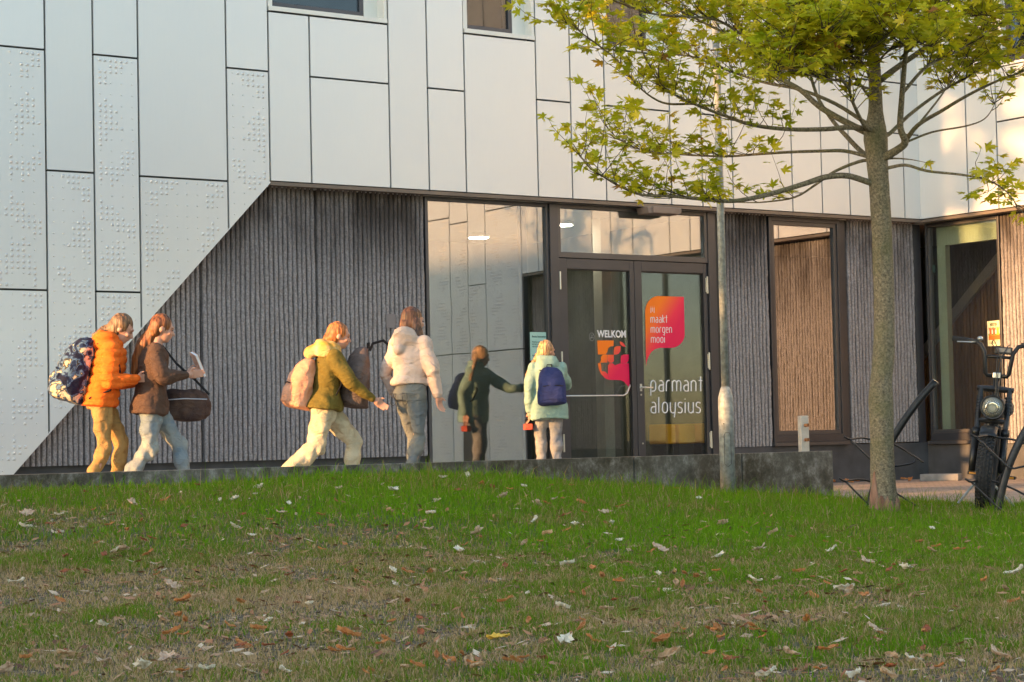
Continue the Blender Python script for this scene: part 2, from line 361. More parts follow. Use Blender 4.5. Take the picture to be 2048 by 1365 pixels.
# ---------------- openings
def frame_rect(mb, x0, x1, z0, z1, wd, y0, y1, wing='A', wt=None, wb=None):
    wt = wt or wd; wb = wb or wd
    for a, b, c, d in ((x0, x0+wd, z0, z1), (x1-wd, x1, z0, z1), (x0+wd, x1-wd, z0, z0+wb), (x0+wd, x1-wd, z1-wt, z1)):
        if wing == 'A': mb.box(a, b, y0, y1, c, d)
        else: mb.box(y0, y1, -b, -a, c, d)
    return mb
def pane(x0, x1, z0, z1, y, par, wing='A', m=None):
    mb = MB()
    if wing == 'A': mb.box(x0, x1, y, y+.012, z0, z1)
    else: mb.box(y, y+.012, -x1, -x0, z0, z1)
    return mb.build('pane', m or GLASS, par)
ZF = S-.05
# big side light
w = frame_rect(MB(), -8.745, -6.80, .0, ZF, .045, REC+.0, REC+.09).build('window', FRAME, BLD, bevel=.003); pane(-8.70, -6.845, .045, ZF-.045, REC+.04, w)
MB().box(-6.80, -6.665, REC-.03, REC+.11, -.02, ZF).build('frame_post', FRAME, BLD, bevel=.003)
# transom over the doors
w = frame_rect(MB(), -6.664, -4.065, 2.93, ZF, .05, REC-.015, REC+.09, wb=.075).build('transom_window', FRAME2, BLD, bevel=.003); pane(-6.614, -4.115, 3.005, ZF-.05, REC+.03, w, m=GLASS)
MB().box(-4.063, -3.925, REC-.03, REC+.11, -.02, ZF).build('frame_post', FRAME, BLD, bevel=.003)
MB().box(-3.924, -3.845, REC+.02, REC+.12, -.02, ZF).build('frame_post', SUBWALL, BLD)
# doors
DG = REC+.045
def door(x0, x1, hx, sl_, sr_):
    mb = MB().box(x0, x0+sl_, REC, REC+.07, .012, 2.922).box(x1-sr_, x1, REC, REC+.07, .012, 2.922).box(x0+sl_, x1-sr_, REC, REC+.07, .012, .162).box(x0+sl_, x1-sr_, REC, REC+.07, 2.782, 2.922)
    f = mb.build('entrance_door', FRAME, BLD, bevel=.004)
    frame_rect(MB(), x0+sl_+.001, x1-sr_-.001, .163, 2.781, .012, REC+.018, REC+.06).build('glazing_bead', BLACKM, f)
    pane(x0+sl_+.013, x1-sr_-.013, .175, 2.77, DG, f, m=GLASSD)
    for hz in (.45, 1.55, 2.62):
        h = MB(); h.lathe([(.011, -.12), (.013, -.118), (.013, -.042), (.011, -.04), (.013, -.038), (.013, .038), (.011, .04), (.013, .042), (.013, .118), (.011, .12)], (hx, REC-.016, hz), 10)
        h.box(hx-.022, hx+.022, REC-.007, REC-.001, hz-.1, hz+.1); h.build('hinge', METAL, f)
    return f
dl = door(-6.655, -5.378, -6.64, .142, .075); dr = door(-5.370, -4.075, -4.085, .125, .065)
# lever handle on the right leaf, long bar on the left
hx, hz = -5.305, 1.185
h = MB(); h.lathe([(.026, 0), (.026, .008), (.012, .009), (.012, .05)], (hx, REC-.001, hz), 16, Matrix.Rotation(R(90), 3, 'X'))
h.tube([(hx, REC-.05, hz), (hx+.03, REC-.06, hz), (hx+.16, REC-.06, hz-.004)], .0095, 10); h.lathe([(.014, 0), (.014, .005)], (hx, REC-.001, hz-.1), 12, Matrix.Rotation(R(90), 3, 'X'))
h.box(hx-.018, hx+.018, REC-.004, REC-.001, hz-.05, hz+.05)
h.build('handle', METAL, dr, smooth=False)
h = MB(); zz = 1.075
h.tube([(-6.62, REC-.001, zz), (-6.62, REC-.055, zz), (-6.59, REC-.065, zz), (-5.66, REC-.065, zz), (-5.60, REC-.065, zz+.03), (-5.54, REC-.055, zz+.13), (-5.51, REC-.02, zz+.14), (-5.50, REC-.001, zz+.14)], .0115, 10)
h.build('pull_bar', METAL, dl, smooth=True)
MB().lathe([(.012, 0), (.012, .01)], (-5.30, REC-.001, .42), 12, Matrix.Rotation(R(90), 3, 'X')).build('door_bolt', METAL, dr)
# window A with sill
def winfull(x0, x1, z0, z1, wing, fw_=.06):
    w = frame_rect(MB(), x0, x1, z0, z1, fw_, REC-.01, REC+.1, wing, wb=.11).build('window', FRAME, BLD, bevel=.003)
    frame_rect(MB(), x0+fw_+.001, x1-fw_-.001, z0+.111, z1-fw_-.001, fw_-.005, REC+.012, REC+.09, wing, wb=.055).build('casement', FRAME2, w, bevel=.003)
    pane(x0+2*fw_-.004, x1-2*fw_+.004, z0+.166, z1-2*fw_+.004, REC+.05, w, wing, GLASSR if wing == 'A' else GLASSD)
    mb = MB()
    if wing == 'A': mb.box(x0-.02, x1+.05, REC-.05, REC+.03, z0-.055, z0-.002)
    else: mb.box(REC-.05, REC+.03, -x1-.02, -x0+.03, z0-.055, z0-.002)
    mb.build('sill', FRAME2, w, bevel=.004); return w
winfull(-2.90, -1.50, .385, ZF, 'A')
MB().box(-1.498, -1.365, REC+.03, REC+.15, .33, ZF).build('frame_post', FRAME, BLD)
wB = winfull(-.12, 1.352, .355, ZF, 'B', .032)
MB().box(.035, .188, REC+.01, REC+.11, .33, ZF).build('frame_post', FRAME, BLD)
MB().box(REC+.0, REC+.05, -.0, .12-.002, 3.3, 3.31)
# inner pale green frame in window B
MB().box(REC+.12, REC+.22, -.17, -.005, .42, ZF-.02).box(REC+.12, REC+.22, -1.5, -.171, ZF-.34, ZF-.02).build('inner_frame', GREENF, BLD)
# wing B: bigger dark glazing further along (seen mirrored in the door glass)
w = frame_rect(MB(), 4.64, 7.30, -.2, ZF, .06, REC, REC+.1, 'B').build('window', FRAME, BLD); MB().box(REC+.0, REC+.09, -6.0, -5.94, -.14, ZF-.06).build('mullion', FRAME, w); pane(4.70, 7.24, -.14, ZF-.06, REC+.04, w, 'B')
# ---------------- upper windows
def upwin(x0, x1, z0, z1):
    w = MB(); rv = .16
    w.box(x0+.075, x1-.25, .17, .23, z0+.055, z0+.16); w.box(x0+.075, x0+.14, .17, .23, z0+.16, z1-.1); w.box(x1-.31, x1-.25, .17, .23, z0+.16, z1-.1); w.box(x0+.075, x1-.25, .17, .23, z1-.1, z1-.02)
    w = w.build('window', FRAME, BLD, bevel=.003)
    pane(x0+.14, x1-.31, z0+.16, z1-.1, .195, w, m=GLASSU)
    m = MB().box(x0+G, x1-G, -.012, .02, z0+.012, z0+.066).box(x0+G, x0+.075, .021, .24, z0+.012, z1).box(x1-.249, x1-G, .165, .24, z0+.05, z1).box(x1-.055, x1-G, .0, .164, z0+.067, z1).box(x0+.076, x1-.25, .021, .169, z0+.03, z0+.052).box(x1-.249, x1-.056, .021, .164, z0+.03, z0+.052)
    m.build('sill', WHITETRIM, w)
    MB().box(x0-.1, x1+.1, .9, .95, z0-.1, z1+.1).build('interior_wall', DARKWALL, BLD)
for a in WINS: upwin(*a)
# ---------------- wing B cladding
XB = [0, .965, 1.55, 2.69, 3.27, 3.83, 4.98, 5.55, 6.6, 7.24, 7.8, 8.95, 9.5, 10.05, 11.3, 11.95, 12.6, 13.75, 14.3, 15.5]
for i in range(len(XB)-1):
    a, b = XB[i], XB[i+1]
    if i == 0: cells = [(S, ZT, 0)]
    elif i == 1: cells = [(S, ZT, 0)]
    elif i == 2: cells = [(S, 4.965, 0), (4.965, 5.76, 0), (7.6, ZT, 0)]
    elif i < 13: cells = [(S, 5.0 if i % 2 else 6.4, 0), (5.0 if i % 2 else 6.4, ZT, 0)]
    else: cells = [[(-.2, 2.25, 1), (2.25, 5.04, 1), (5.04, ZT, 0)], [(-.2, 3.6, 1), (3.6, ZT, 0)], [(-.2, 2.25, 1), (2.25, 4.9, 1), (4.9, ZT, 0)]][(i-13) % 3]
    for z0, z1, bp in cells:
        mb = MB().box(0, .035, -(b-G), -(a+(G if i else 0.0)), z0+G, z1-G)
        if i == 0: mb = MB().box(0, .035, -(b-G), -.0005, z0+G, z1-G)
        if bp: bumps(mb, a+G, b-G, z1, z0, i % 2 == 0, 'B', None, big=(b-a > .9))
        mb.build('cladding_panel', PANEL, BLD)
mb = MB().box(.036, .19, -1.56, -.0, S+.001, ZT).box(.036, .19, -2.69, -1.56, S+.001, 5.76).box(.036, .19, -2.69, -1.56, 7.6, ZT).box(.036, .19, -15.5, -2.69, S+.001, ZT).box(.036, .19, -15.5, -10.04, -.6, S)
mb.build('backing_sheet', SUBWALL, BLD)
MB().box(.001, REC+.02, -10.04, -.0, S-.045, S-.004).build('soffit', FASCIA, BLD)
# window in upper wing B
w = MB().box(.1, .17, -2.69, -1.70, 5.80, 5.92).box(.1, .17, -1.76, -1.70, 5.92, 7.5).box(.1, .17, -2.69, -2.6, 5.92, 7.5).build('window', FRAME, BLD); MB().box(.12, .13, -2.6, -1.76, 5.92, 7.5).build('pane', GLASS, w)
MB().box(-.012, .099, -2.68, -1.57, 5.765, 5.80).box(.0, .17, -1.699, -1.57, 5.81, 7.59).build('sill', WHITETRIM, w)
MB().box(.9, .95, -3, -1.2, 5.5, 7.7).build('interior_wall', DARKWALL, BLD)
# sensor box above the doors
bx, bz = -5.05, 3.60
mb = MB(); mb.prism([(bx-.31, bz+.04), (bx-.28, bz-.05), (bx+.26, bz-.05), (bx+.30, bz-.01), (bx+.30, bz+.04)], -.10, .14); mb.box(bx-.22, bx+.2, -.13, -.101, bz-.045, bz+.045)
mb.build('entrance_lamp', mat('sensor_housing', (.21, .16, .13), .5, var=.1), BLD, bevel=.008)
# concrete socket plate
MB().box(-9.36, -9.22, REC-.012, REC+.05, 1.95, 2.13).build('cover_plate', mat('cover_plate', (.2, .18, .18), .8, var=.1), BLD, bevel=.004)
# roof, rear walls, interior
MB().box(-17.9, 12, .2, 12, ZT, ZT+.3).box(.2, 12, -15.5, .19, ZT, ZT+.3).build('roof', PLINTH, BLD)
MB().box(-17.9, 12, 11.8, 12, -.6, ZT-.001).box(-17.9, -17.7, .2, 11.79, -.6, ZT-.001).box(11.8, 12, -15.5, 11.79, -.6, ZT-.001).box(.2, 11.79, -15.5, -15.3, -.6, ZT-.001).build('rear_wall', PANEL, BLD)
MB().box(-17.6, 11.7, REC+.31, 11.7, -.3, -.01).box(REC+.31, 11.7, -15.2, REC+.30, -.3, -.01).build('interior_floor', FLOORM, BLD)
MB().box(-17.6, 11.7, REC+.01, 11.7, ZF+.005, S-.031+.2).box(REC+.021, 11.7, -15.2, REC+.009, ZF+.005, S+.17).build('interior_ceiling', CEIL, BLD)
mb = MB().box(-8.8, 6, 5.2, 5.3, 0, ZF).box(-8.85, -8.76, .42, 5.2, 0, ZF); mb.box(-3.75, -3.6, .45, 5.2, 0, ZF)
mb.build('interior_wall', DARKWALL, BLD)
MB().box(-5.02, -4.85, 1.4, 1.6, 0, ZF).build('interior_column', PALEWALL, BLD)
MB().box(-7.05, -6.95, .5, .56, 0, ZF).build('interior_mullion', FRAME2, BLD)
# slatted timber wall and stair stringer behind window B
SLAT = mat('brown_timber_slats', (.36, .17, .06), .6, var=.25, vscale=9, stretch=(1, 1, .1))
mb = MB(); k = 0
for i in range(72): mb.box(1.55+.0, 1.60, -2.4+i*.075, -2.4+i*.075+.052, -.0, 3.3)
mb.box(1.61, 1.7, -2.5, 3.1, 0, 3.4); mb.build('slatted_wall', SLAT, BLD)
mb = MB(); mb.prism([(2.6, .86), (-.5, 3.46), (-.74, 3.46), (2.6, .66)], 1.40, 1.46, 'x'); mb.build('stair_stringer', mat('grey_stringer', (.42, .39, .36), .6), BLD)
MB().prism([(2.6, .87), (2.6, 3.45), (-.48, 3.45)], 1.47, 1.52, 'x').build('dark_stair_sheet', DARKWALL, BLD)  # dark sheet added so the area above the stringer reads dark
MB().box(1.0, 3.0, -3.2, -3.1, 0, ZF).build('interior_wall', DARKWALL, BLD)
# brown hatch on wing B (seen mirrored in the glass)
MB().box(-.06, -.012, -12.14, -11.47, -.2, 1.4).build('service_hatch', mat('brown_hatch', (.06, .035, .028), .5, var=.1), BLD)

# ---------------- writing and stickers on the doors
def gl(cx, cy, o=.003):            # enlarged crop pixel (1160,570 + c/4.875) -> a point on the door glass
    x, z = onA(1160+cx/4.875, 570+cy/4.875, -(DG-o)); return (x, DG-o, z)
GRAD = mat('orange_to_magenta_vinyl', (.8, .2, .1), .6)
t, p = nodes(GRAD); g = nn(t, 'ShaderNodeTexCoord'); sx = nn(t, 'ShaderNodeSeparateXYZ'); t.links.new(g.outputs['Generated'], sx.inputs[0])
m1 = nn(t, 'ShaderNodeMath', operation='MULTIPLY_ADD'); t.links.new(sx.outputs['X'], m1.inputs[0]); m1.inputs[1].default_value = .75
m2 = nn(t, 'ShaderNodeMath', operation='MULTIPLY_ADD'); t.links.new(sx.outputs['Z'], m2.inputs[0]); m2.inputs[1].default_value = -.8; m2.inputs[2].default_value = .85; t.links.new(m2.outputs[0], m1.inputs[2])
t.links.new(ramp(t, m1.outputs[0], [(.42, (.95, .20, .0)), (.80, (.85, .02, .07)), (1., (.75, .0, .075))]), p.inputs['Base Color'])
def poly_sticker(name, polys, par, m, th=.0015):
    mb = MB()
    for P in polys:
        pts = [gl(*q) for q in P]; mb.prism([(q[0], q[2]) for q in pts], DG-.002-th, DG-.002)
    return mb.build(name, m, par)
def arc(cx, cy, rx, ry, a0, a1, n=8): return [(cx+rx*math.cos(R(a0+(a1-a0)*i/n)), cy-ry*math.sin(R(a0+(a1-a0)*i/n))) for i in range(n+1)]
bub = [(1012, 118), (760, 110)]+arc(765, 265, 129, 155, 95, 180)+[(640, 480), (645, 790)]+[(652, 745), (668, 700), (695, 655), (730, 628), (775, 615), (890, 615)]+arc(885, 480, 135, 135, -90, 0)[1:]
poly_sticker('speech_bubble_sticker', [bub], dr, GRAD)
lg = [[(168, 543), (328, 543), (328, 597), (300, 600), (275, 620), (266, 655), (250, 680), (175, 681)],
      [(331, 640), (335, 612), (355, 599), (395, 597), (394, 645), (378, 672), (350, 681), (331, 681)],
      [(388, 553), (412, 560), (432, 580), (445, 606), (410, 596), (394, 580)],
      [(205, 700), (222, 683), (265, 681), (266, 758), (192, 761), (204, 735)],
      [(268, 683), (330, 682), (330, 745), (310, 761), (285, 758), (268, 735)],
      [(397, 720), (402, 692), (425, 680), (475, 680), (476, 720), (470, 745), (455, 764), (397, 764)],
      [(175, 763), (203, 766), (212, 842), (245, 846), (270, 870), (275, 925), (240, 908), (205, 870), (183, 820)],
      [(273, 790), (290, 765), (318, 766), (340, 785), (398, 766), (476, 766), (484, 925), (491, 1050), (470, 990), (430, 945), (395, 930), (277, 926), (273, 850)]]
poly_sticker('emblem_sticker', lg, dl, GRAD)
def E_(cx, cy, rx, ry, a0, a1, n=7): return [(cx+rx*math.cos(R(a0+(a1-a0)*i/n)), cy+ry*math.sin(R(a0+(a1-a0)*i/n))) for i in range(n+1)]
GLY = {'a': (.62, [E_(.3, .7, .3, .3, 120, 0)+[(.6, 0)], [(.6, .58), (.3, .58)]+E_(.3, .29, .27, .29, 90, 270)+[(.6, .02)]]),
 'p': (.64, [[(.0, -.42), (.0, .62)]+E_(.31, .65, .31, .35, 180, 0)+E_(.31, .33, .31, .33, 0, -90)+[(.16, .0)]]),
 'r': (.42, [[(0, 0), (0, .62)]+E_(.28, .64, .28, .36, 180, 95)+[(.4, 1)]]),
 'm': (1.06, [[(0, 0), (0, .95)], [(0, .7)]+E_(.27, .72, .27, .28, 180, 0)+[(.54, 0)], [(.54, .7)]+E_(.8, .72, .26, .28, 180, 0)+[(1.06, 0)]]),
 'n': (.6, [[(0, 0), (0, .95)], [(0, .68)]+E_(.3, .7, .3, .3, 180, 0)+[(.6, 0)]]),
 't': (.4, [[(.25, 1.38), (.25, .0)], [(0, 1), (.42, 1)]]),
 'l': (.1, [[(0, 1.5), (0, .0)]]),
 'o': (.62, [E_(.31, .66, .31, .34, 0, 180)+E_(.31, .34, .31, .34, 180, 360)+[(.62, .66)]]),
 'y': (.6, [[(0, 1), (0, .36)]+E_(.3, .33, .3, .33, 180, 270)+[(.5, .03)], [(.62, 1), (.6, .3), (.48, -.42)]]),
 's': (.5, [[(.5, .93), (.3, 1)]+E_(.22, .76, .22, .24, 90, 240)+[(.3, .5)]+E_(.26, .25, .24, .25, 60, -90)+[(.0, .05)]]),
 'i': (.05, [[(0, 0), (0, 1)], [(0, 1.27), (0, 1.33)]]),
 'u': (.6, [[(0, 1), (0, .3)]+E_(.3, .3, .3, .3, 180, 360)+[(.6, 1)], [(.6, .5), (.6, 0)]]),
 'j': (.12, [[(.08, 1), (.08, -.3)], [(.08, 1.27), (.08, 1.33)]]),
 'k': (.5, [[(0, 0), (0, 1.45)], [(.45, 1), (.05, .5), (.5, 0)]]),
 'g': (.6, [E_(.3, .68, .3, .32, 0, 180)+E_(.3, .35, .3, .33, 180, 360)+[(.6, .7)], [(.6, 1), (.6, -.15)]+E_(.32, -.15, .28, .27, 0, -130)]),
 'e': (.58, [[(.02, .52), (.58, .52), (.58, .7)]+E_(.29, .7, .29, .3, 0, 180)+[(0, .3)]+E_(.29, .3, .29, .3, 180, 290)+[(.52, .05)]])}
def word(mb, s, cx0, cx1, cyb, xh, thick):
    wd = sum(GLY[c][0] for c in s)+.36*(len(s)-1); k = (cx1-cx0)/wd; x = cx0
    for c in s:
        w_, st = GLY[c]
        for P in st: mb.tube([gl(x+q[0]*k, cyb-q[1]*xh-(x-cx0)*.0, .006) for q in P], thick, 6)
        x += (w_+.36)*k
mb = MB(); word(mb, 'jij', 688, 724, 262, 40, .0042); word(mb, 'maakt', 690, 848, 369, 52, .0048); word(mb, 'morgen', 692, 893, 467, 52, .0048); word(mb, 'mooi', 694, 826, 564, 52, .0048)
mb.build('slogan_lettering', WHITE, dr)
mb = MB(); word(mb, 'parmant', 690, 1188, 1038, 104, .0088); word(mb, 'aloysius', 690, 1172, 1250, 104, .0088); mb.build('name_lettering', WHITE, dr)
def text(name, s, size, loc, rot, m, par, bold=0., align='LEFT', xs=1.):
    c = bpy.data.curves.new(name, 'FONT'); c.body = s; c.size = size; c.extrude = .0008; c.offset = bold; c.align_x = align
    o = bpy.data.objects.new(name, c); COL.objects.link(o); dg = bpy.context.evaluated_depsgraph_get(); me = bpy.data.meshes.new_from_object(o.evaluated_get(dg)); bpy.data.objects.remove(o)
    o = bpy.data.objects.new(name, me); COL.objects.link(o); me.materials.clear(); me.materials.append(m); o.location = loc; o.rotation_euler = rot; o.scale = (xs, 1, 1)
    if par: o.parent = par
    return o
a = gl(170, 510, .004); b = gl(440, 510, .004)
text('welcome_lettering', 'WELKOM', .135, a, (R(90), 0, 0), WHITE, dl, .003, xs=.72*(b[0]-a[0])/.40)
mb = MB(); c = gl(115, 508, .004); rr_ = .055
mb.tube([(c[0]+rr_*.75*math.cos(R(k)), c[1], c[2]+rr_*math.sin(R(k))) for k in range(0, 361, 20)], .0022, 5); mb.tube([(c[0]-.03, c[1], c[2]-.036), (c[0]+.03, c[1], c[2]+.036)], .0022, 5)
mb.tube([(c[0]-.025, c[1], c[2]-.006), (c[0], c[1], c[2]-.012), (c[0]+.026, c[1], c[2]-.008)], .003, 5); mb.tube([(c[0]-.01, c[1], c[2]+.01), (c[0]-.002, c[1], c[2]+.03)], .0025, 5)
mb.build('prohibition_sticker', mat('grey_vinyl', (.35, .35, .33), .7), dl)
# notice sheet on the side light
a = onA(1061, 722, -(REC+.035)); b = onA(1092, 665, -(REC+.035))
NT = empty('notice', loc2w(a[0], -(REC+.035), a[1]), THETA, 'mint green paper notice taped inside the side glass left of the door', 'notice')
wn, hn = b[0]-a[0], b[1]-a[1]
MB().box(0, wn, -.002, .0, 0, hn).build('sheet', mat('mint_paper', (.36, .58, .52), .8), NT)
INK = mat('ink', (.05, .09, .08), .8)
text('printed_text', 'Beste bezoeker', .036, (.03, -.0035, hn-.07), (R(90), 0, 0), INK, NT, .0004)
text('printed_text', 'Meld je aan\nbij het onthaal\nvan de school', .030, (.03, -.0035, hn-.14), (R(90), 0, 0), INK, NT)
text('printed_text', 'Bedankt', .030, (.03, -.0035, hn-.32), (R(90), 0, 0), INK, NT)
# poster on window B
a = onB(1976, 693, -(REC+.045)); b = onB(2000, 641, -(REC+.045))
PO = empty('poster', loc2w(REC+.045, a[0], a[1]), THETA-R(90), 'cream poster with orange and green figures on the corner window', 'poster')
wn, hn = b[0]-a[0], b[1]-a[1]
MB().box(0, wn, -.002, 0, 0, hn).build('sheet', mat('cream_paper', (.72, .66, .40), .8), PO)
DKG = mat('dark_green_ink', (.04, .07, .02), .8)
text('printed_title', 'MEESTIJN\nWAARDAGEN', .062, (wn*.5, -.0035, hn-.075), (R(90), 0, 0), DKG, PO, .001, 'CENTER', xs=wn/.40*.85)
MB().box(wn*.08, wn*.98, -.0035, -.0022, hn*.24, hn*.42).build('printed_ground', mat('orange_ink', (.7, .13, .015), .8), PO)
MB().box(wn*.08, wn*.98, -.0035, -.0022, hn*.421, hn*.48).build('printed_grass', mat('green_ink', (.06, .25, .04), .8), PO)
MB().box(wn*.08, wn*.98, -.0035, -.0022, hn*.481, hn*.68).build('printed_sky', mat('pale_blue_ink', (.45, .62, .5), .8), PO)
for fx, cc in ((.25, (.75, .12, .03)), (.52, (.6, .1, .04)), (.82, (.8, .5, .03))):
    MB().prism([(wn*(fx-.1), hn*.45), (wn*(fx+.1), hn*.45), (wn*(fx+.07), hn*.6), (wn*(fx-.06), hn*.6)], -.0052, -.004).prism(E_(wn*fx, hn*.64, .022, .028, 0, 330, 9), -.0052, -.004).build('printed_figure', mat('figure_ink', cc, .8), PO)
for k in range(3): MB().box(wn*.12, wn*(.8-.1*k), -.0035, -.0022, hn*(.19-.05*k), hn*(.205-.05*k)).build('printed_line', DKG, PO)
a = onB(1868, 545, -(REC+.045)); tag(MB().box(-.03, .03, -.004, 0, 0, .11).build('window_sticker', mat('dark_sticker', (.03, .06, .05), .5)), 'small dark sticker near the top left of the corner window', 'sticker')
o = bpy.data.objects['window_sticker']; o.location = loc2w(REC+.045, a[0], a[1]); o.rotation_euler = (0, 0, THETA-R(90))
# ceiling lights seen through the glass
LIT = bpy.data.materials.new('lit_diffuser'); LIT.use_nodes = True; t = LIT.node_tree; e = nn(t, 'ShaderNodeEmission', Color=(1, .90, .72, 1), Strength=40.); t.links.new(e.outputs[0], t.nodes['Material Output'].inputs[0])
for k, (px, py, lb) in enumerate([(957, 477, 'round lit ceiling lamp seen through the big side glass'), (1124, 452, 'lit ceiling lamp seen through the left of the glass over the doors')]):
    d = ray(px, py); tt = (ZF-.06-CAMZ)/d[2]; P = CAM+d*tt; lx, lw = w2loc(P)
    L_ = empty('ceiling_light', (P[0], P[1], ZF-.05), THETA, lb, 'ceiling lamp', 'ceiling lamps inside the hall')
    MB().lathe([(.17, 0), (.17, .05)], n=24).build('housing', WHITETRIM, L_); MB().lathe([(.0, -.012), (.14, -.01), (.15, -.001)], n=24).build('diffuser', LIT, L_)
# yellow seats inside
YEL = mat('yellow_upholstery', (.95, .42, .015), .7, var=.05)
for k, (px, pw_, lb) in enumerate([(1325, .17, 'leftmost yellow cube seat behind the right door leaf'), (1357, .30, 'middle yellow cube seat behind the right door leaf'), (1397, .22, 'rightmost yellow cube seat behind the right door leaf')]):
    x, z = onA(px, 880, -.75)
    s_ = empty('cube_seat', loc2w(x, -.75, 0), THETA, lb, 'seat', 'yellow cube seats in the hall'); MB().box(-pw_/2, pw_/2, -.2, .2, .40, .68).build('cushion', YEL, s_, bevel=.02); MB().box(-pw_/2+.02, pw_/2-.02, -.17, .17, 0, .398).build('base', FRAME, s_)

# ================================================================== SETTING: ground, terrace, paving, wall
def strip(name, poly, z, m, kind='structure', th=.3):
    o = MB().prism([tuple(p[:2]) for p in poly], z-th, z, 'z').build(name, m); return tag(o, kind=kind)
SLABS = mat('terrace_slabs', (.26, .25, .24), .8, var=.15, vscale=3, bump=.2)
strip('pavement', [loc2w(-40, -REC-.3), loc2w(PX1, -REC-.3), loc2w(PX1, PW-.03), loc2w(-40, PW-.03)], 0., SLABS)
strip('ramp', [loc2w(PX1+.002, 0), loc2w(PX1+1.6, 0), loc2w(PX1+1.6, PW-2.5), loc2w(PX1+.002, PW-2.5)], -.18, SLABS, th=.2)
PAV = mat('brick_paving', (.30, .22, .17), .85)
t, p = nodes(PAV); tc = nn(t, 'ShaderNodeTexCoord'); mp = nn(t, 'ShaderNodeMapping'); mp.inputs['Rotation'].default_value = (0, 0, -THETA); t.links.new(tc.outputs['Object'], mp.inputs[0])
br = nn(t, 'ShaderNodeTexBrick', Scale=4.5, **{'Mortar Size': .03}); br.inputs['Color1'].default_value = (.36, .26, .20, 1); br.inputs['Color2'].default_value = (.24, .185, .16, 1); br.inputs['Mortar'].default_value = (.09, .075, .06, 1)
t.links.new(mp.outputs[0], br.inputs['Vector']); n_ = nn(t, 'ShaderNodeTexNoise', Scale=2.5, Detail=4.); t.links.new(tc.outputs['Object'], n_.inputs['Vector'])
t.links.new(mixc(t, .45, br.outputs[0], ramp(t, n_.outputs[0], [(.35, (.2, .17, .14)), (.65, (.42, .33, .26))])), p.inputs['Base Color'])
bb = nn(t, 'ShaderNodeBump', Strength=.4, Distance=.01); t.links.new(br.outputs['Fac'], bb.inputs['Height']); bb.invert = True; t.links.new(bb.outputs[0], p.inputs['Normal'])
E1X = EDGE0+(EDGE1-EDGE0)*2.2
strip('paving', [loc2w(PX1-.1, PW-.16), loc2w(PX1-.1, -.2), loc2w(1.5, -.2), loc2w(1.5, 30), E1X+np.array([0, -.05, 0]), EDGE0+np.array([0, -.12, 0])], PAVZ, PAV)
EARTH = mat('earth', (.10, .075, .05), .95, col2=(.17, .14, .10), vscale=1.2, bump=.6, bscale=25)
t, p = nodes(EARTH)
tag(MB().box(-600, 600, -400, 900, -3, -.95).build('ground', EARTH), kind='structure')
LAWN = mat('lawn_soil', (.09, .07, .045), .95)
t, p = nodes(LAWN); tc = nn(t, 'ShaderNodeTexCoord'); n1 = nn(t, 'ShaderNodeTexNoise', Scale=1.1, Detail=4.); n2 = nn(t, 'ShaderNodeTexNoise', Scale=35., Detail=6.); t.links.new(tc.outputs['Object'], n1.inputs['Vector']); t.links.new(tc.outputs['Object'], n2.inputs['Vector'])
at = nn(t, 'ShaderNodeAttribute', attribute_name='lush')
c = ramp(t, n2.outputs[0], [(.34, (.04, .022, .013)), (.5, (.14, .083, .05)), (.66, (.31, .21, .14))])
c = mixc(t, at.outputs['Fac'], c, ramp(t, n2.outputs[0], [(.3, (.03, .045, .006)), (.7, (.07, .10, .012))])); t.links.new(c, p.inputs['Base Color'])
bb = nn(t, 'ShaderNodeBump', Strength=1., Distance=.03); t.links.new(n2.outputs[0], bb.inputs['Height']); t.links.new(bb.outputs[0], p.inputs['Normal'])
def lush(X, Y):
    """1 = thick green grass, 0 = worn earth"""
    X = np.asarray(X, float); Y = np.asarray(Y, float)
    far = sstep((Y+X*.35-(13.0))/2.2)
    a = .30*vn(X, Y*.7, .6, 11)+.36*vn(X, Y*.8, 2.3, 12)+.34*vn(X, Y, 6.5, 13)
    near = sstep((a-.36)/.24)
    left = 1-.75*np.exp(-((X+1.55)/.75)**2-((Y-9.3)/1.0)**2)-.5*np.exp(-((X+.9)/.8)**2-((Y-12.6)/.7)**2)
    return np.clip(np.maximum(far*(.8+.35*a), (near*.58+.21+.25*(vn(X, Y, 11., 15)-.5))*left), 0, 1)
# lawn height field in the building's frame so that it butts against the retaining wall
gx = np.concatenate([np.linspace(-40, -22, 30)[:-1], np.linspace(-22, PX1, 110)]); gw = np.concatenate([np.linspace(PW-.05, PW+24, 200), np.linspace(PW+24.5, PW+45, 20)])
def field(gx, gw, name, shape=None):
    A_, B_ = np.meshgrid(gx, gw); P = CORNER[None, None, :]+A_[..., None]*U+B_[..., None]*N
    if shape is not None: P = shape
    H = lawn_h(P[..., 0], P[..., 1]); P = P.copy(); P[..., 2] = H
    n1_, n2_ = A_.shape; idx = np.arange(n1_*n2_).reshape(n1_, n2_)
    Fc = np.stack([idx[:-1, :-1], idx[1:, :-1], idx[1:, 1:], idx[:-1, 1:]], -1).reshape(-1, 4)
    V = P.reshape(-1, 3); return V, Fc
V1, F1 = field(gx, gw, 'lawn')
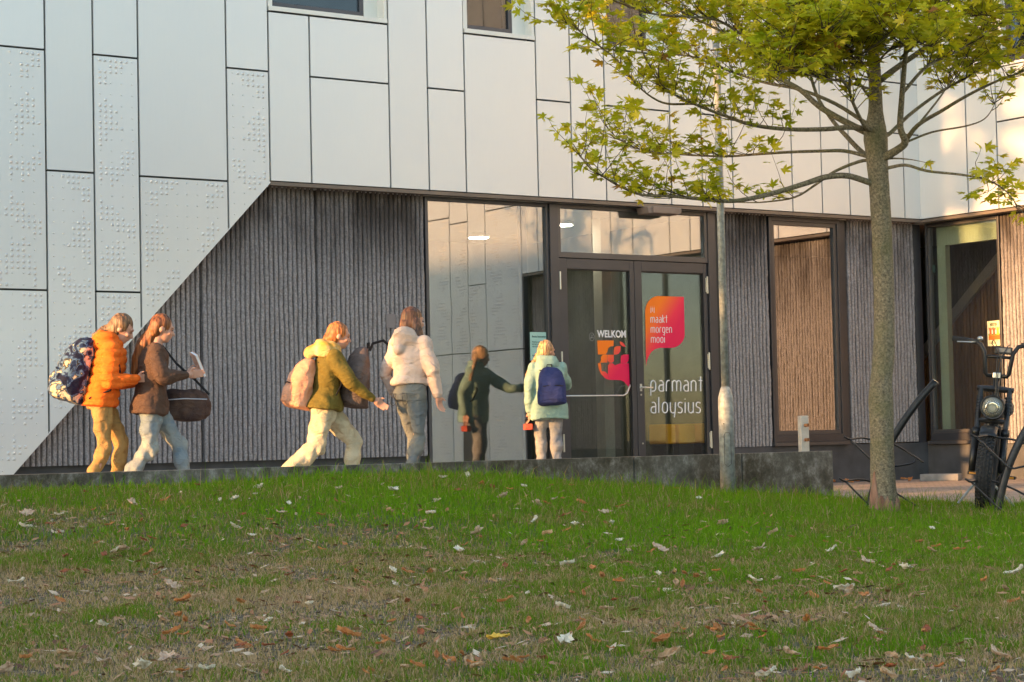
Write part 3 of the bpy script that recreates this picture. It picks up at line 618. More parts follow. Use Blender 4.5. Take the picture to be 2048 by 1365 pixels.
# right part: fan from the wall end line to the paving edge
ta = np.linspace(0, 1, 60); tb = np.linspace(0, 1, 160)
E0 = np.array([EDGE0[0], EDGE0[1]]); E1 = np.array([EDGE1[0], EDGE1[1]]); E1 = E0+(E1-E0)*2.2
Q0 = np.array(loc2w(PX1, PW+45)[:2]); Q1 = np.array([16., -14.])
P = np.zeros((len(tb), len(ta), 3))
for j, b in enumerate(tb):
    bb2 = b**1.5
    s0 = np.array(loc2w(PX1, PW-.0+45*bb2)[:2]); s1 = E1+(Q1-E1)*bb2
    P[j, :, :2] = s0[None, :]*(1-ta[:, None])+s1[None, :]*ta[:, None]
P[..., 2] = lawn_h(P[..., 0], P[..., 1]); n1_, n2_ = P.shape[:2]; idx = np.arange(n1_*n2_).reshape(n1_, n2_)
F2 = np.stack([idx[:-1, :-1], idx[1:, :-1], idx[1:, 1:], idx[:-1, 1:]], -1).reshape(-1, 4)
V = np.concatenate([V1, P.reshape(-1, 3)]); Fc = np.concatenate([F1, F2+len(V1)])
tag(npmesh('lawn', V, Fc, LAWN, None, True, {'lush': lush(V[:, 0], V[:, 1])}), kind='structure')
# low concrete retaining wall
WALLM = mat('weathered_concrete', (.2, .19, .17), .9)
t, p = nodes(WALLM); tc = nn(t, 'ShaderNodeTexCoord'); mp = nn(t, 'ShaderNodeMapping'); mp.inputs['Scale'].default_value = (1, 1, .8); t.links.new(tc.outputs['Object'], mp.inputs[0])
n1 = nn(t, 'ShaderNodeTexNoise', Scale=6.5, Detail=9., Roughness=.75); t.links.new(mp.outputs[0], n1.inputs['Vector']); n2 = nn(t, 'ShaderNodeTexNoise', Scale=1.1, Detail=3.); t.links.new(tc.outputs['Object'], n2.inputs['Vector'])
c = ramp(t, n1.outputs[0], [(.38, (.035, .028, .016)), (.48, (.085, .07, .048)), (.56, (.17, .15, .125)), (.66, (.36, .33, .30))])
c = mixc(t, .28, c, ramp(t, n2.outputs[0], [(.4, (.05, .04, .025)), (.65, (.20, .19, .175))])); t.links.new(c, p.inputs['Base Color'])
bb = nn(t, 'ShaderNodeBump', Strength=.5, Distance=.01); t.links.new(n1.outputs[0], bb.inputs['Height']); t.links.new(bb.outputs[0], p.inputs['Normal'])
RW = empty('retaining_wall', CORNER, THETA, 'low weathered grey concrete retaining wall along the edge of the lawn', 'wall')
js = [PX1, PX1-3.0]
for px in (1270, 835, 249): js_x = w2loc(atY(px, 930, 1))  # replaced below
def wall_x(px, py):
    d = ray(px, py); tt = ((CORNER+N*PW-CAM) @ N)/(d @ N); return (CAM+d*tt-CORNER) @ U
js = [PX1, wall_x(1484, 915), wall_x(1268, 920), wall_x(801, 930), wall_x(248, 945)]
js += [js[-1]-3.2, js[-1]-6.4, js[-1]-9.6, js[-1]-12.8]
for a, b in zip(js[:-1], js[1:]):
    MB().box(b+.009, a-.009 if a != PX1 else a, -PW-.0, -PW+.16, -.9, ZP).build('wall_segment', WALLM, RW, bevel=.006)
MB().box(js[-1], PX1-.02, -PW+.01, -PW+.15, -.9, ZP-.03).build('joint_filler', SUBWALL, RW)
# galvanised stub post behind the wall
a = atY(1608, 903, 24.0); ST = empty('stub_post', (a[0], a[1], 0), THETA, 'short galvanised steel post with two rusty bolts behind the low wall', 'post')
zt = atY(1608, 832, 24.0)[2]; RUST = mat('rust', (.30, .13, .05), .8, var=.3, vscale=30)
MB().box(-.06, .06, -.03, .03, -.3, zt).build('flat_post', mat('pale_galvanised', (.5, .48, .43), .5, .4, var=.1, vscale=12), ST, bevel=.004)
for zz in (atY(1608, 851, 24.)[2], atY(1608, 880, 24.)[2]): MB().lathe([(.02, 0), (.02, .05), (.01, .05), (.01, .04)], (-.0, -.031, zz), 10, Matrix.Rotation(R(90), 3, 'X')).build('bolt', RUST, ST)
# concrete block at the foot of wing B
a = atY(1882, 958, 30.0); o = MB().box(-.28, .28, -.12, .12, 0, .10).build('concrete_block', mat('block_concrete', (.22, .21, .2), .9, var=.2, vscale=8, bump=.3), bevel=.01); o.location = (a[0], a[1], PAVZ); o.rotation_euler = (0, 0, THETA-R(60)); tag(o, 'flat grey concrete block on the paving at the building corner', 'block')

# ================================================================== LAMP POST
a = atY(1456, 975, 21.3); gz = float(lawn_h(a[0], a[1]))
LP = empty('lamp_post', (a[0], a[1], gz-.05), 0, 'tall galvanised lamp post standing in the lawn before the low wall', 'lamp post')
zs = lambda py: atY(1453, py, 21.3)[2]-gz+.05
zj = zs(795)
MB().lathe([(.080, 0), (.079, zj-.03), (.076, zj), (.055, zj+.08), (.040, zj+.11)], n=24).build('base_sleeve', STEEL, LP, smooth=True)
MB().lathe([(.040, zj+.09), (.039, zj+2.2), (.037, 5.6)], n=20).build('pole', STEEL, LP, smooth=True)
mb = MB()
ht = zs(905)
mb.tube([(.081*math.sin(R(x)), -.081*math.cos(R(x)), z) for x, z in ((-25, ht), (-25, ht+.17), (-15, ht+.2), (0, ht+.205), (15, ht+.2), (25, ht+.17), (25, ht), (25, ht-.12), (0, ht-.15), (-25, ht-.12), (-25, ht))], .0025, 5)
mb.ball((-.035, -.076, zs(848)), .007); mb.build('door_hatch', mat('dark_seam', (.06, .06, .06), .7), LP)
mb = MB().tube([(0, 0, 5.59), (0, -.02, 5.66), (0, -.25, 5.72)], .028, 12).build('arm', STEEL, LP); MB().ball((0, -.5, 5.73), (.1, .3, .05)).build('lamp_head', STEEL, LP, smooth=True)

# ================================================================== TREES
BARK = mat('maple_bark', (.15, .13, .085), .9)
t, p = nodes(BARK); tc = nn(t, 'ShaderNodeTexCoord'); mp = nn(t, 'ShaderNodeMapping'); mp.inputs['Scale'].default_value = (1, 1, .35); t.links.new(tc.outputs['Object'], mp.inputs[0])
n1 = nn(t, 'ShaderNodeTexNoise', Scale=48., Detail=8., Roughness=.8); t.links.new(tc.outputs['Object'], n1.inputs['Vector']); n2 = nn(t, 'ShaderNodeTexNoise', Scale=3.5, Detail=4.); t.links.new(tc.outputs['Object'], n2.inputs['Vector'])
c = ramp(t, n1.outputs[0], [(.36, (.05, .04, .026)), (.5, (.17, .14, .09)), (.66, (.36, .30, .20))])
c = mixc(t, mixc(t, 1., (0, 0, 0), ramp(t, n2.outputs[0], [(.45, (0, 0, 0)), (.65, (.5, .5, .5))])), c, (.11, .11, .04)); t.links.new(c, p.inputs['Base Color'])
bb = nn(t, 'ShaderNodeBump', Strength=.7, Distance=.012); t.links.new(n1.outputs[0], bb.inputs['Height']); t.links.new(bb.outputs[0], p.inputs['Normal'])
TWIG = mat('twig_bark', (.06, .042, .028), .8, var=.3, vscale=8)
WOUND = mat('bare_wood_wound', (.16, .075, .045), .85, col2=(.34, .19, .13), vscale=14, stretch=(1, 1, .2), bump=.9, bscale=30)
LEAF = mat('maple_leaf', (.2, .25, .02), .5)
t, p = nodes(LEAF); at = nn(t, 'ShaderNodeAttribute', attribute_name='tint')
c = ramp(t, at.outputs['Fac'], [(0, (.25, .31, .010)), (.35, (.48, .47, .012)), (.7, (.64, .54, .018)), (.92, (.55, .42, .03)), (1, (.30, .10, .02))]); t.links.new(c, p.inputs['Base Color'])
tl = nn(t, 'ShaderNodeBsdfTranslucent'); t.links.new(mixc(t, .25, c, (.5, .6, .02)), tl.inputs[0]); mx = nn(t, 'ShaderNodeMixShader'); mx.inputs[0].default_value = .5
t.links.new(p.outputs[0], mx.inputs[1]); t.links.new(tl.outputs[0], mx.inputs[2]); t.links.new(mx.outputs[0], t.nodes['Material Output'].inputs[0])
_o = [(0, 1.), (9, .70), (15, .74), (23, .50), (31, .36), (41, .66), (46, .62), (54, .90), (62, .58), (70, .55), (82, .28), (98, .46), (112, .52), (122, .34), (150, .22), (180, .20)]
_pts = [(r*math.cos(R(a)), r*math.sin(R(a))) for a, r in _o]+[(r*math.cos(R(-a)), r*math.sin(R(-a))) for a, r in _o[-2:0:-1]]
LT = np.array([(0, 0)]+_pts); LT[:, 0] += .2; LT /= 1.2
LTF = np.array([(0, i, i+1 if i < len(_pts) else 1) for i in range(1, len(_pts)+1)])
def leaf_cloud(name, pos, dirs, size, tint, rs, m, par, droop=.35, roll=.5):
    n = len(pos); d = dirs/np.linalg.norm(dirs, axis=1, keepdims=True)
    upv = np.tile([0, 0, 1.], (n, 1))+rs.randn(n, 3)*roll; y = np.cross(upv, d); y /= np.linalg.norm(y, axis=1, keepdims=True)+1e-9; z = np.cross(d, y)
    x2 = LT[:, 0]; y2 = LT[:, 1]
    fold = rs.uniform(.1, .6, n)[:, None]; dr = rs.uniform(0, droop*2, n)[:, None]
    zz = -fold*np.abs(y2)[None, :]*.5-dr*(x2**2)[None, :]*.6
    V = pos[:, None, :]+size[:, None, None]*(d[:, None, :]*x2[None, :, None]+y[:, None, :]*y2[None, :, None]*(1-.15*fold[..., None])+z[:, None, :]*zz[..., None])
    k = len(LT); Fc = (LTF[None]+np.arange(n)[:, None, None]*k).reshape(-1, 3)
    return npmesh(name, V.reshape(-1, 3), Fc, m, par, False, {'tint': np.repeat(tint, k)})
def catmull(P, n=5):
    P = [np.array(p, float) for p in P]; Q = [2*P[0]-P[1]]+P+[2*P[-1]-P[-2]]; o = []
    for i in range(1, len(Q)-2):
        for k in range(n):
            t = k/n; o.append(.5*((2*Q[i])+(-Q[i-1]+Q[i+1])*t+(2*Q[i-1]-5*Q[i]+4*Q[i+1]-Q[i+2])*t*t+(-Q[i-1]+3*Q[i]-3*Q[i+1]+Q[i+2])*t**3))
    o.append(P[-1]); return o
def grow(limbs, rs, dens, tmin=.3, size=.15, leafper=7, upb=.5, spread=1.):
    """limbs: list of (points, r0, density, tmin). returns twig tubes and leaves"""
    tw = MB(); lp, ld, lt = [], [], []
    def cluster(q, dirn, base, n):
        for _ in range(n):
            a = rs.uniform(0, 2*math.pi); h = np.array([math.cos(a), math.sin(a), rs.uniform(-.35, .25)])+dirn*.5
            lp.append(q+rs.randn(3)*.012+h*.03); ld.append(h); lt.append(np.clip(base+rs.randn()*.16, 0, 1))
    for P, r0, dn_, tm in limbs:
        P = np.array(P); seg = np.linalg.norm(np.diff(P, axis=0), axis=1); L = seg.sum(); cum = np.concatenate([[0], np.cumsum(seg)])
        for _ in range(int(L*dens*dn_)):
            s = rs.uniform(tm, 1)**.9*L; i = min(np.searchsorted(cum, s)-1, len(seg)-1); i = max(i, 0); q = P[i]+(P[i+1]-P[i])*(s-cum[i])/seg[i]
            tg = (P[i+1]-P[i])/seg[i]; a = rs.uniform(0, 2*math.pi)
            dv = tg*rs.uniform(.3, .9)+np.array([math.cos(a), math.sin(a)*spread, 0])*.75+np.array([0, 0, rs.uniform(-.2, 1.)*upb]); dv /= np.linalg.norm(dv)
            l = rs.uniform(.18, .62); pts = [q]; v = dv.copy(); m = 5; base = rs.uniform(.15, .72)
            for k in range(m): v = v+np.array([0, 0, .12])+rs.randn(3)*.13; v /= np.linalg.norm(v); pts.append(pts[-1]+v*l/m)
            tw.tube(pts, [.0045*(1-.13*k) for k in range(m+1)], 4, False)
            for k in range(2, m+1): cluster(pts[k], v, base+(k-3)*.04, rs.randint(1, 3) if k < m else leafper-3)
        cluster(P[-1], tg if L else np.array([0, 0, 1.]), .6, 4)
    return tw, np.array(lp), np.array(ld), np.array(lt)
TY = 19.07
tb_ = atY(1768, 1012, TY); TZ0 = float(lawn_h(tb_[0], tb_[1]))
TREE = empty('maple_tree', (tb_[0], tb_[1], TZ0), 0, 'young maple tree with yellow green autumn leaves and a scarred trunk base', 'tree')
TO = np.array([tb_[0], tb_[1], TZ0])
def tp(px, py, dy=0): return atY(px, py, TY+dy)-TO
sc_ = TY/F
trk = [(1768, 1022, 30), (1768, 1004, 28.5), (1767, 975, 25), (1765, 925, 23.5), (1764, 870, 23), (1762, 800, 24.5), (1763, 760, 21.5), (1768, 705, 21.5), (1769, 640, 20.5), (1767, 540, 20.5), (1762, 440, 20), (1758, 370, 20.5), (1754, 325, 21.5), (1751, 280, 24), (1750, 255, 22), (1751, 225, 15), (1750, 165, 12.5), (1746, 80, 11), (1741, 0, 10), (1738, -150, 9), (1741, -330, 7), (1735, -520, 3.5)]
tpts = catmull([tp(x, y) for x, y, r in trk], 4); trr = np.interp(np.linspace(0, len(trk)-1, len(tpts)), range(len(trk)), [r*sc_ for _, _, r in trk])
# trunk with an uneven skin
nS = 28; v = []; rs = np.random.RandomState(3); sub = []
fine = []; fr = []
for i in range(len(tpts)-1):
    for k in range(3): fine.append(tpts[i]+(tpts[i+1]-tpts[i])*k/3); fr.append(trr[i]+(trr[i+1]-trr[i])*k/3)
for i, (q, r) in enumerate(zip(fine, fr)):
    for k in range(nS):
        a = 2*math.pi*k/nS; z = q[2]
        rr2 = r*(1+.10*(float(vn(math.cos(a)*1.5+3, z*2.2+math.sin(a)*1.5, 2., 3))-.5)+.05*(float(vn(math.cos(a)*6, z*9+math.sin(a)*6, 1.4, 8))-.5)+.35*max(0, .12-z)*(1+math.cos(3*a)))
        v.append((q[0]+math.cos(a)*rr2, q[1]+math.sin(a)*rr2, z))
f = [(i*nS+k, i*nS+(k+1) % nS, (i+1)*nS+(k+1) % nS, (i+1)*nS+k) for i in range(len(fine)-1) for k in range(nS)]
npmesh('trunk', v, f, BARK, TREE, True)
# scar at the foot, towards the viewer
mb = MB(); rs = np.random.RandomState(4)
def wound(a0, a1, z0, ztop, push=.006):
    n = 9; rows = 9; vv = []
    for j in range(rows+1):
        for i in range(n+1):
            u_ = i/n; a = R(a0+(a1-a0)*u_); zt2 = ztop(u_); z = z0+(zt2-z0)*j/rows; r = float(np.interp(z, [q[2] for q in fine], fr)); q = [float(np.interp(z, [w_[2] for w_ in fine], [w_[k] for w_ in fine])) for k in (0, 1)]
            bump = push*(0 if i in (0, n) or j == rows else 1)+rs.uniform(-.004, .006)*(0 if i in (0, n) else 1)
            rr2 = r*1.03+.35*max(0, .12-z)*(1+math.cos(3*a))*r+bump
            vv.append((q[0]+math.cos(a)*rr2, q[1]+math.sin(a)*rr2, z))
    mb.add(vv, [(j*(n+1)+i, j*(n+1)+i+1, (j+1)*(n+1)+i+1, (j+1)*(n+1)+i) for j in range(rows) for i in range(n)])
wound(-175, -95, -.05, lambda u_: .16+.26*math.exp(-((u_-.35)/.22)**2)+.04*math.sin(u_*17)); wound(-96, -10, -.05, lambda u_: .07+.10*abs(math.sin(u_*5.3+.9))+.03*math.sin(u_*23))
mb.build('bark_wound', WOUND, TREE)
def cp(x, y): return (1080+x/2.116, y/2.116)
BR = [  # enlarged-crop pixels, start radius px, depth drift (m, - = towards the viewer), density, from
 ([(1385, 770), (1300, 745), (1210, 750), (1130, 775), (1000, 815), (870, 845), (780, 852), (650, 840), (540, 830), (430, 825), (340, 790), (270, 750), (200, 700), (140, 610)], 7, -.9, .9, .45),
 ([(1370, 680), (1250, 725), (1170, 780), (1080, 835), (960, 855), (850, 858), (700, 850)], 4, .5, .35, .4),
 ([(1375, 660), (1290, 640), (1200, 640), (1050, 645), (900, 655), (780, 663), (600, 655), (450, 640), (350, 600), (300, 560)], 4.5, .9, 1.1, .3),
 ([(1375, 545), (1300, 540), (1200, 548), (1050, 548), (900, 530), (780, 490), (650, 440), (560, 395), (500, 340), (450, 250), (400, 150)], 6, -1.3, 1.0, .3),
 ([(650, 440), (540, 440), (470, 410), (400, 350), (350, 280), (260, 200), (130, 110), (70, 90)], 2.5, -1.0, 1.3, .2),
 ([(1380, 560), (1280, 510), (1180, 450), (1100, 380), (1000, 320), (920, 220), (850, 130), (800, 50), (780, -60), (740, -160)], 8, .8, 1.0, .3),
 ([(1370, 650), (1290, 570), (1230, 500), (1170, 400), (1130, 250), (1110, 100), (1080, -80), (1100, -300)], 6, 1.6, 1.0, .35),
 ([(1460, 665), (1520, 630), (1545, 600), (1525, 540), (1530, 430), (1545, 250), (1560, 120), (1580, -20), (1640, -220), (1660, -480)], 10, -.8, .8, .45),
 ([(1440, 340), (1520, 280), (1620, 210), (1720, 130), (1800, 50), (1850, -10), (1930, -150), (1980, -320)], 7, 1.0, 1.2, .25),
 ([(1475, 570), (1560, 490), (1680, 400), (1800, 330), (1900, 270), (2040, 190), (2160, 120), (2300, 60)], 5, 1.3, 1.3, .3),
 ([(1545, 600), (1600, 530), (1700, 470), (1800, 410), (1920, 350), (2040, 305), (2200, 250), (2400, 240)], 5, -1.2, .6, .5),
 ([(1545, 605), (1660, 560), (1800, 535), (1880, 505), (1920, 450), (1935, 410)], 2.5, -.5, .45, .6),
 ([(1480, 710), (1550, 700), (1640, 725), (1780, 740), (1880, 760), (1960, 800), (2020, 870), (2050, 910)], 4, -.7, .8, .55),
 ([(1480, 672), (1560, 675), (1640, 690)], 3, -.2, 0, .9),
 ([(1380, 540), (1340, 470), (1310, 380), (1330, 250), (1390, 130), (1440, 10)], 5, -1.2, 1.4, .2),
 ([(1385, 525), (1250, 440), (1100, 380), (950, 350), (800, 300), (640, 240), (480, 220), (330, 150), (210, 60)], 5, 1.5, 1.3, .25),
 ([(1405, 250), (1350, 100), (1250, -60), (1150, -260), (1100, -420)], 5, -.9, 1.3, .1),
 ([(1420, 200), (1500, 0), (1600, -220), (1700, -500)], 6, .9, 1.1, .1),
 ([(1410, 150), (1300, -100), (1320, -380), (1300, -700)], 5, .5, 1.1, .1),
 ([(920, 220), (800, 150), (660, 80), (520, 0), (420, -80)], 4, .6, 1.5, .1),
 ([(1000, 320), (900, 190), (760, 90), (600, 70), (430, 50), (300, -20), (180, -60)], 4, -.7, 1.6, .1),
 ([(1530, 400), (1640, 280), (1780, 210), (1920, 120), (2060, 80)], 4, .2, 1.7, .15),
 ([(1560, 120), (1700, 20), (1860, -80), (2050, -160)], 4, -1.4, 1.2, .1),
 ([(1130, 250), (1010, 120), (900, -30), (760, -150)], 4, 2.0, 1.3, .1),
 ([(1310, 380), (1230, 280), (1130, 200), (1000, 150)], 3, -1.8, 1.6, .15),
 ([(1330, 250), (1420, 190), (1490, 130), (1540, 60)], 3, -1.9, 1.3, .1),
 ([(1525, 250), (1640, 130), (1700, 10), (1760, -120)], 3.5, -1.6, 1.5, .1),
 ([(1400, 420), (1330, 330), (1240, 270), (1120, 230), (1040, 240)], 3, -1.5, 1.9, .1),
 ([(1405, 350), (1360, 260), (1280, 170), (1190, 120)], 3, -1.9, 1.9, .1),
 ([(1410, 300), (1470, 220), (1560, 190), (1660, 200)], 3, -1.7, 1.7, .2),
 ([(1405, 380), (1300, 350), (1180, 330), (1080, 300), (960, 300)], 3, -2.1, 1.7, .2),
 ([(1410, 200), (1330, 110), (1200, 60), (1060, 30)], 3, -1.4, 1.9, .1),
 ([(1415, 150), (1500, 60), (1640, 40), (1800, 70), (1900, 60)], 3, -1.0, 1.9, .1),
 ([(1415, 120), (1530, -20), (1700, -60), (1900, -20), (2040, 0)], 3, .9, 1.9, .1),
 ([(1600, 530), (1680, 430), (1740, 350), (1840, 260), (1960, 250)], 2.5, .9, 1.5, .3)]
limbs = []; mb = MB()
_end = {}
for bi, (pts, r0, dr, dn_, tm) in enumerate(BR):
    n = len(pts); st0 = 0.
    if bi in (4, 19, 20, 21, 22, 23, 24, 25, 26):   # grows from another limb: start at that limb's depth
        st0 = {4: -.55, 19: .5, 20: .35, 21: -.35, 22: -.6, 23: .8, 24: -.55, 25: -.7, 26: -.55}[bi]
    if abs(pts[0][0]-1425) < 70 and pts[0][1] > 450: pts = [(1425, pts[0][1]+14)]+list(pts); n += 1
    P = [tp(*cp(x, y), st0+(dr-st0)*(i/(n-1))**1.1) for i, (x, y) in enumerate(pts)]
    P = catmull(P, 4); m = len(P); mb.tube(P, [max(r0*sc_*(1-.86*i/(m-1)), .003) for i in range(m)], 8)
    limbs.append((P, r0, dn_, tm))
# limbs of the upper crown, above the picture
rs = np.random.RandomState(21)
for k in range(9):
    z = rs.uniform(5.0, 7.6); a = k*2.4; q = np.array([-.08+.02*z*0, 0, 0]); q = np.array([float(np.interp(z, [w_[2] for w_ in fine], [w_[j] for w_ in fine])) for j in (0, 1)]+[z]); L_ = (1.0-(z-4.6)/5.2)*2.3
    P = catmull([q, q+np.array([math.cos(a)*L_*.4, math.sin(a)*L_*.4, L_*.35]), q+np.array([math.cos(a)*L_, math.sin(a)*L_, L_*.7])], 5); mb.tube(P, [.02*(1-.8*i/(len(P)-1)) for i in range(len(P))], 6); limbs.append((P, 4, .4, .35))
mb.build('limbs', BARK, TREE, smooth=True)
tw, lp, ld, lt = grow(limbs, np.random.RandomState(8), 14.5, size=.15)
tw.build('twigs', TWIG, TREE)
rs = np.random.RandomState(9)
lv = leaf_cloud('crown', lp, ld, rs.uniform(.07, .125, len(lp)), lt, rs, LEAF, TREE)
print('leaves', len(lp))
# unseen trees to the left, placed and shaped to break up the low sun
def shade_tree(s, w, h, cr, zlo, seed, label, n_leaf=2600):
    rs = np.random.RandomState(seed); P0 = loc2w(s, w); g = float(lawn_h(P0[0], P0[1])) if w > PW else 0.
    T = empty('shade_tree', (P0[0], P0[1], g-.05), 0, label, 'tree', 'unseen shade trees left of the entrance')
    mb = MB().tube([(0, 0, -.3), (.03, .02, h*.3), (-.04, 0, h*.6), (0, 0, h*.95)], [.17, .13, .08, .02], 12); mb.build('trunk', BARK, T, smooth=True)
    mb = MB(); lim = []
    for k in range(30):
        z = zlo+(h-zlo)*.92*k/30; a = k*2.4+rs.rand(); q = np.array([0, 0, z]); L_ = cr*rs.uniform(.7, 1.1)*math.sqrt(max(.15, 1-((z-zlo)/(h-zlo)-.3)**2*1.6)); e = q+np.array([math.cos(a)*L_, math.sin(a)*L_, rs.uniform(.1, .6)*L_])
        P = catmull([q, q+(e-q)*.5+np.array([0, 0, .1]), e], 4); mb.tube(P, [.035*(1-.8*i/(len(P)-1)) for i in range(len(P))], 5); lim.append((P, 4, 1, .2))
    mb.build('limbs', BARK, T)
    tw, lp, ld, lt = grow(lim, rs, 15, tmin=.1, leafper=8); tw.build('twigs', TWIG, T)
    i = rs.permutation(len(lp))[:n_leaf]; leaf_cloud('crown', lp[i], ld[i], rs.uniform(.24, .38, len(i)), lt[i], rs, LEAF, T)
shade_tree(-29.5, .2, 14.5, 1.35, 8.3, 31, 'tall unseen shade tree close to the end of the facade', 2300)
shade_tree(-36, 5.9, 9.2, 1.6, 2.5, 32, 'low unseen shade tree, farther from the facade', 6500)
shade_tree(-37, 3.4, 17, 2.2, 11.2, 33, 'tallest unseen shade tree, its crown high above the path', 4200)
# unseen block, placed out of view to keep the lawn in shade
NB = empty('shade_building', loc2w(-62, 18), THETA, 'unseen plain brick building placed to shade the lawn, with rows of dark windows', 'building')
BRICK = mat('brown_brick', (.22, .13, .09), .9, var=.2, vscale=6, bump=.2)
MB().box(-6, 6, -17, 11.85, -1, 13).build('wall', BRICK, NB)
for k in range(8):
    for j in range(4): MB().box(6.001, 6.03, -15+k*3.2, -13.4+k*3.2, .8+j*3.1, 2.5+j*3.1).build('window', FRAME, NB)

# ================================================================== GRASS
GRASS = mat('grass_blades', (.1, .15, .03), .8, spec=.15)
t, p = nodes(GRASS); at = nn(t, 'ShaderNodeAttribute', attribute_name='tint')
c = ramp(t, at.outputs['Fac'], [(0, (.52, .36, .20)), (.22, (.36, .25, .11)), (.4, (.23, .20, .045)), (.62, (.10, .20, .006)), (1, (.17, .33, .008))]); t.links.new(c, p.inputs['Base Color'])
tl = nn(t, 'ShaderNodeBsdfTranslucent'); t.links.new(c, tl.inputs[0]); mx = nn(t, 'ShaderNodeMixShader'); mx.inputs[0].default_value = .35
t.links.new(p.outputs[0], mx.inputs[1]); t.links.new(tl.outputs[0], mx.inputs[2]); t.links.new(mx.outputs[0], t.nodes['Material Output'].inputs[0])
rs = np.random.RandomState(77)
def inside_lawn(X, Y, mrg=.0):
    dX, dY = X-CORNER[0], Y-CORNER[1]; s = dX*U[0]+dY*U[1]; w = dX*N[0]+dY*N[1]
    right = s > PX1; ex, ey = E1-E0; cr = (X-E0[0])*ey-(Y-E0[1])*ex
    return np.where(right, cr > mrg*1.5, w > PW+.01+mrg)
def blades(n, ymin, ymax, hs, wd, seed, lushmin=0., dens=None):
    rs = np.random.RandomState(seed)
    Y = np.sqrt(rs.uniform(ymin**2, ymax**2, n)); X = rs.uniform(-1, 1, n)*(.265*Y+.35)
    L_ = lush(X, Y); fine_ = vn(X, Y, 4.5, 31)*.6+vn(X, Y, 14, 32)*.4
    keep = inside_lawn(X, Y) & (rs.rand(n) < np.clip(.42+L_*.7+(fine_-.5)*.9, .08, 1)) & (L_ >= lushmin)
    X, Y, L_, fine_ = X[keep], Y[keep], L_[keep], fine_[keep]; n = len(X); Z = lawn_h(X, Y)
    h = hs*(.42+.75*L_)*rs.uniform(.45, 1.25, n)*(.7+.6*fine_); a = rs.uniform(0, 2*math.pi, n); ln = rs.uniform(.1, .9, n)+(1-L_)*.5
    d = np.stack([np.cos(a), np.sin(a)], 1); b = rs.uniform(0, math.pi, n); wv = np.stack([np.cos(b), np.sin(b)*.4], 1)*wd*rs.uniform(.6, 1.4, n)[:, None]*.5
    base = np.stack([X, Y], 1)
    def pt(xy, z): return np.concatenate([xy, z[:, None]], 1)
    mid = base+d*(h*ln*.35)[:, None]; tip = base+d*(h*ln)[:, None]
    V = np.stack([pt(base-wv, Z-.004), pt(base+wv, Z-.004), pt(mid-wv*.8, Z+h*.6), pt(mid+wv*.8, Z+h*.6), pt(tip, Z+h*(1.05-.35*ln))], 1)
    k = np.arange(n)[:, None, None]*5; Fc = (np.array([[0, 1, 3], [0, 3, 2], [2, 3, 4]])[None]+k).reshape(-1, 3)
    patch = vn(X, Y, .9, 41)*.5+vn(X, Y, 2.6, 42)*.5
    tint = np.clip(.30-.13*sstep((14.5-Y-.35*X)/2.5)+.42*L_+(patch-.5)*.55+rs.randn(n)*.2-(rs.rand(n) < .05+.33*(1-L_))*.45, 0, 1)
    return V.reshape(-1, 3), Fc, np.repeat(tint, 5)
parts = [blades(9000, 6.6, 14.5, .040, .016, 7), blades(250000, 6.6, 13.5, .052, .0046, 1), blades(230000, 13.2, 23.5, .062, .0055, 2), blades(30000, 16.0, 23.5, .10, .006, 3, .5), blades(9000, 17.5, 23.5, .17, .005, 9, .8), blades(16000, 6.6, 15, .09, .0035, 10)]
Vs, Fs, Ts, o_ = [], [], [], 0
for v, f, tt in parts: Vs.append(v); Fs.append(f+o_); Ts.append(tt); o_ += len(v)
tag(npmesh('grass', np.concatenate(Vs), np.concatenate(Fs), GRASS, None, False, {'tint': np.concatenate(Ts)}), 'short lawn grass, thick near the wall and worn towards the front', 'grass', kind='stuff')
print('blades verts', o_)

# ================================================================== PEOPLE
def remesh(mb, name, m, parent, vox, smooth=3, displace=None):
    o = mb.build(name+'_tmp', None); r = o.modifiers.new('r', 'REMESH'); r.mode = 'VOXEL'; r.voxel_size = vox; r.use_smooth_shade = True
    if smooth: s = o.modifiers.new('s', 'SMOOTH'); s.iterations = smooth; s.factor = .5
    dg = bpy.context.evaluated_depsgraph_get(); me = bpy.data.meshes.new_from_object(o.evaluated_get(dg)); old = o.data
    bpy.data.objects.remove(o); bpy.data.meshes.remove(old)
    me.name = name
    if displace is not None:
        n = len(me.vertices); co = np.empty(n*3, np.float32); me.vertices.foreach_get('co', co); co = co.reshape(-1, 3); no = np.empty(n*3, np.float32); me.vertices.foreach_get('normal', no); no = no.reshape(-1, 3)
        co = co+no*displace(co)[:, None]; me.vertices.foreach_set('co', co.ravel()); me.update()
    me.polygons.foreach_set('use_smooth', [True]*len(me.polygons)); me.materials.clear(); me.materials.append(m)
    o = bpy.data.objects.new(name, me); COL.objects.link(o); o.parent = parent; return o
def cap(mb, a, b, ra, rb, n=12):
    mb.tube([a, b], [ra, rb], n); mb.ball(a, ra, n, 8); mb.ball(b, rb, n, 8)
def chain(mb, P, r, n=12):
    for i in range(len(P)-1): cap(mb, P[i], P[i+1], r[i], r[i+1], n)
def loft(mb, rings, n=20):      # rings: (x,y,z,rx,ry,tilt)
    v = []
    for x, y, z, rx, ry, tl in rings:
        for k in range(n):
            a = 2*math.pi*k/n; dx, dy = math.cos(a)*rx, math.sin(a)*ry
            v.append((x+dx*math.cos(tl), y+dy, z-dx*math.sin(tl)))
    m = len(rings); f = [(i*n+k, i*n+(k+1) % n, (i+1)*n+(k+1) % n, (i+1)*n+k) for i in range(m-1) for k in range(n)]+[tuple(range(n))[::-1], tuple(range((m-1)*n, m*n))]
    mb.add(v, f)
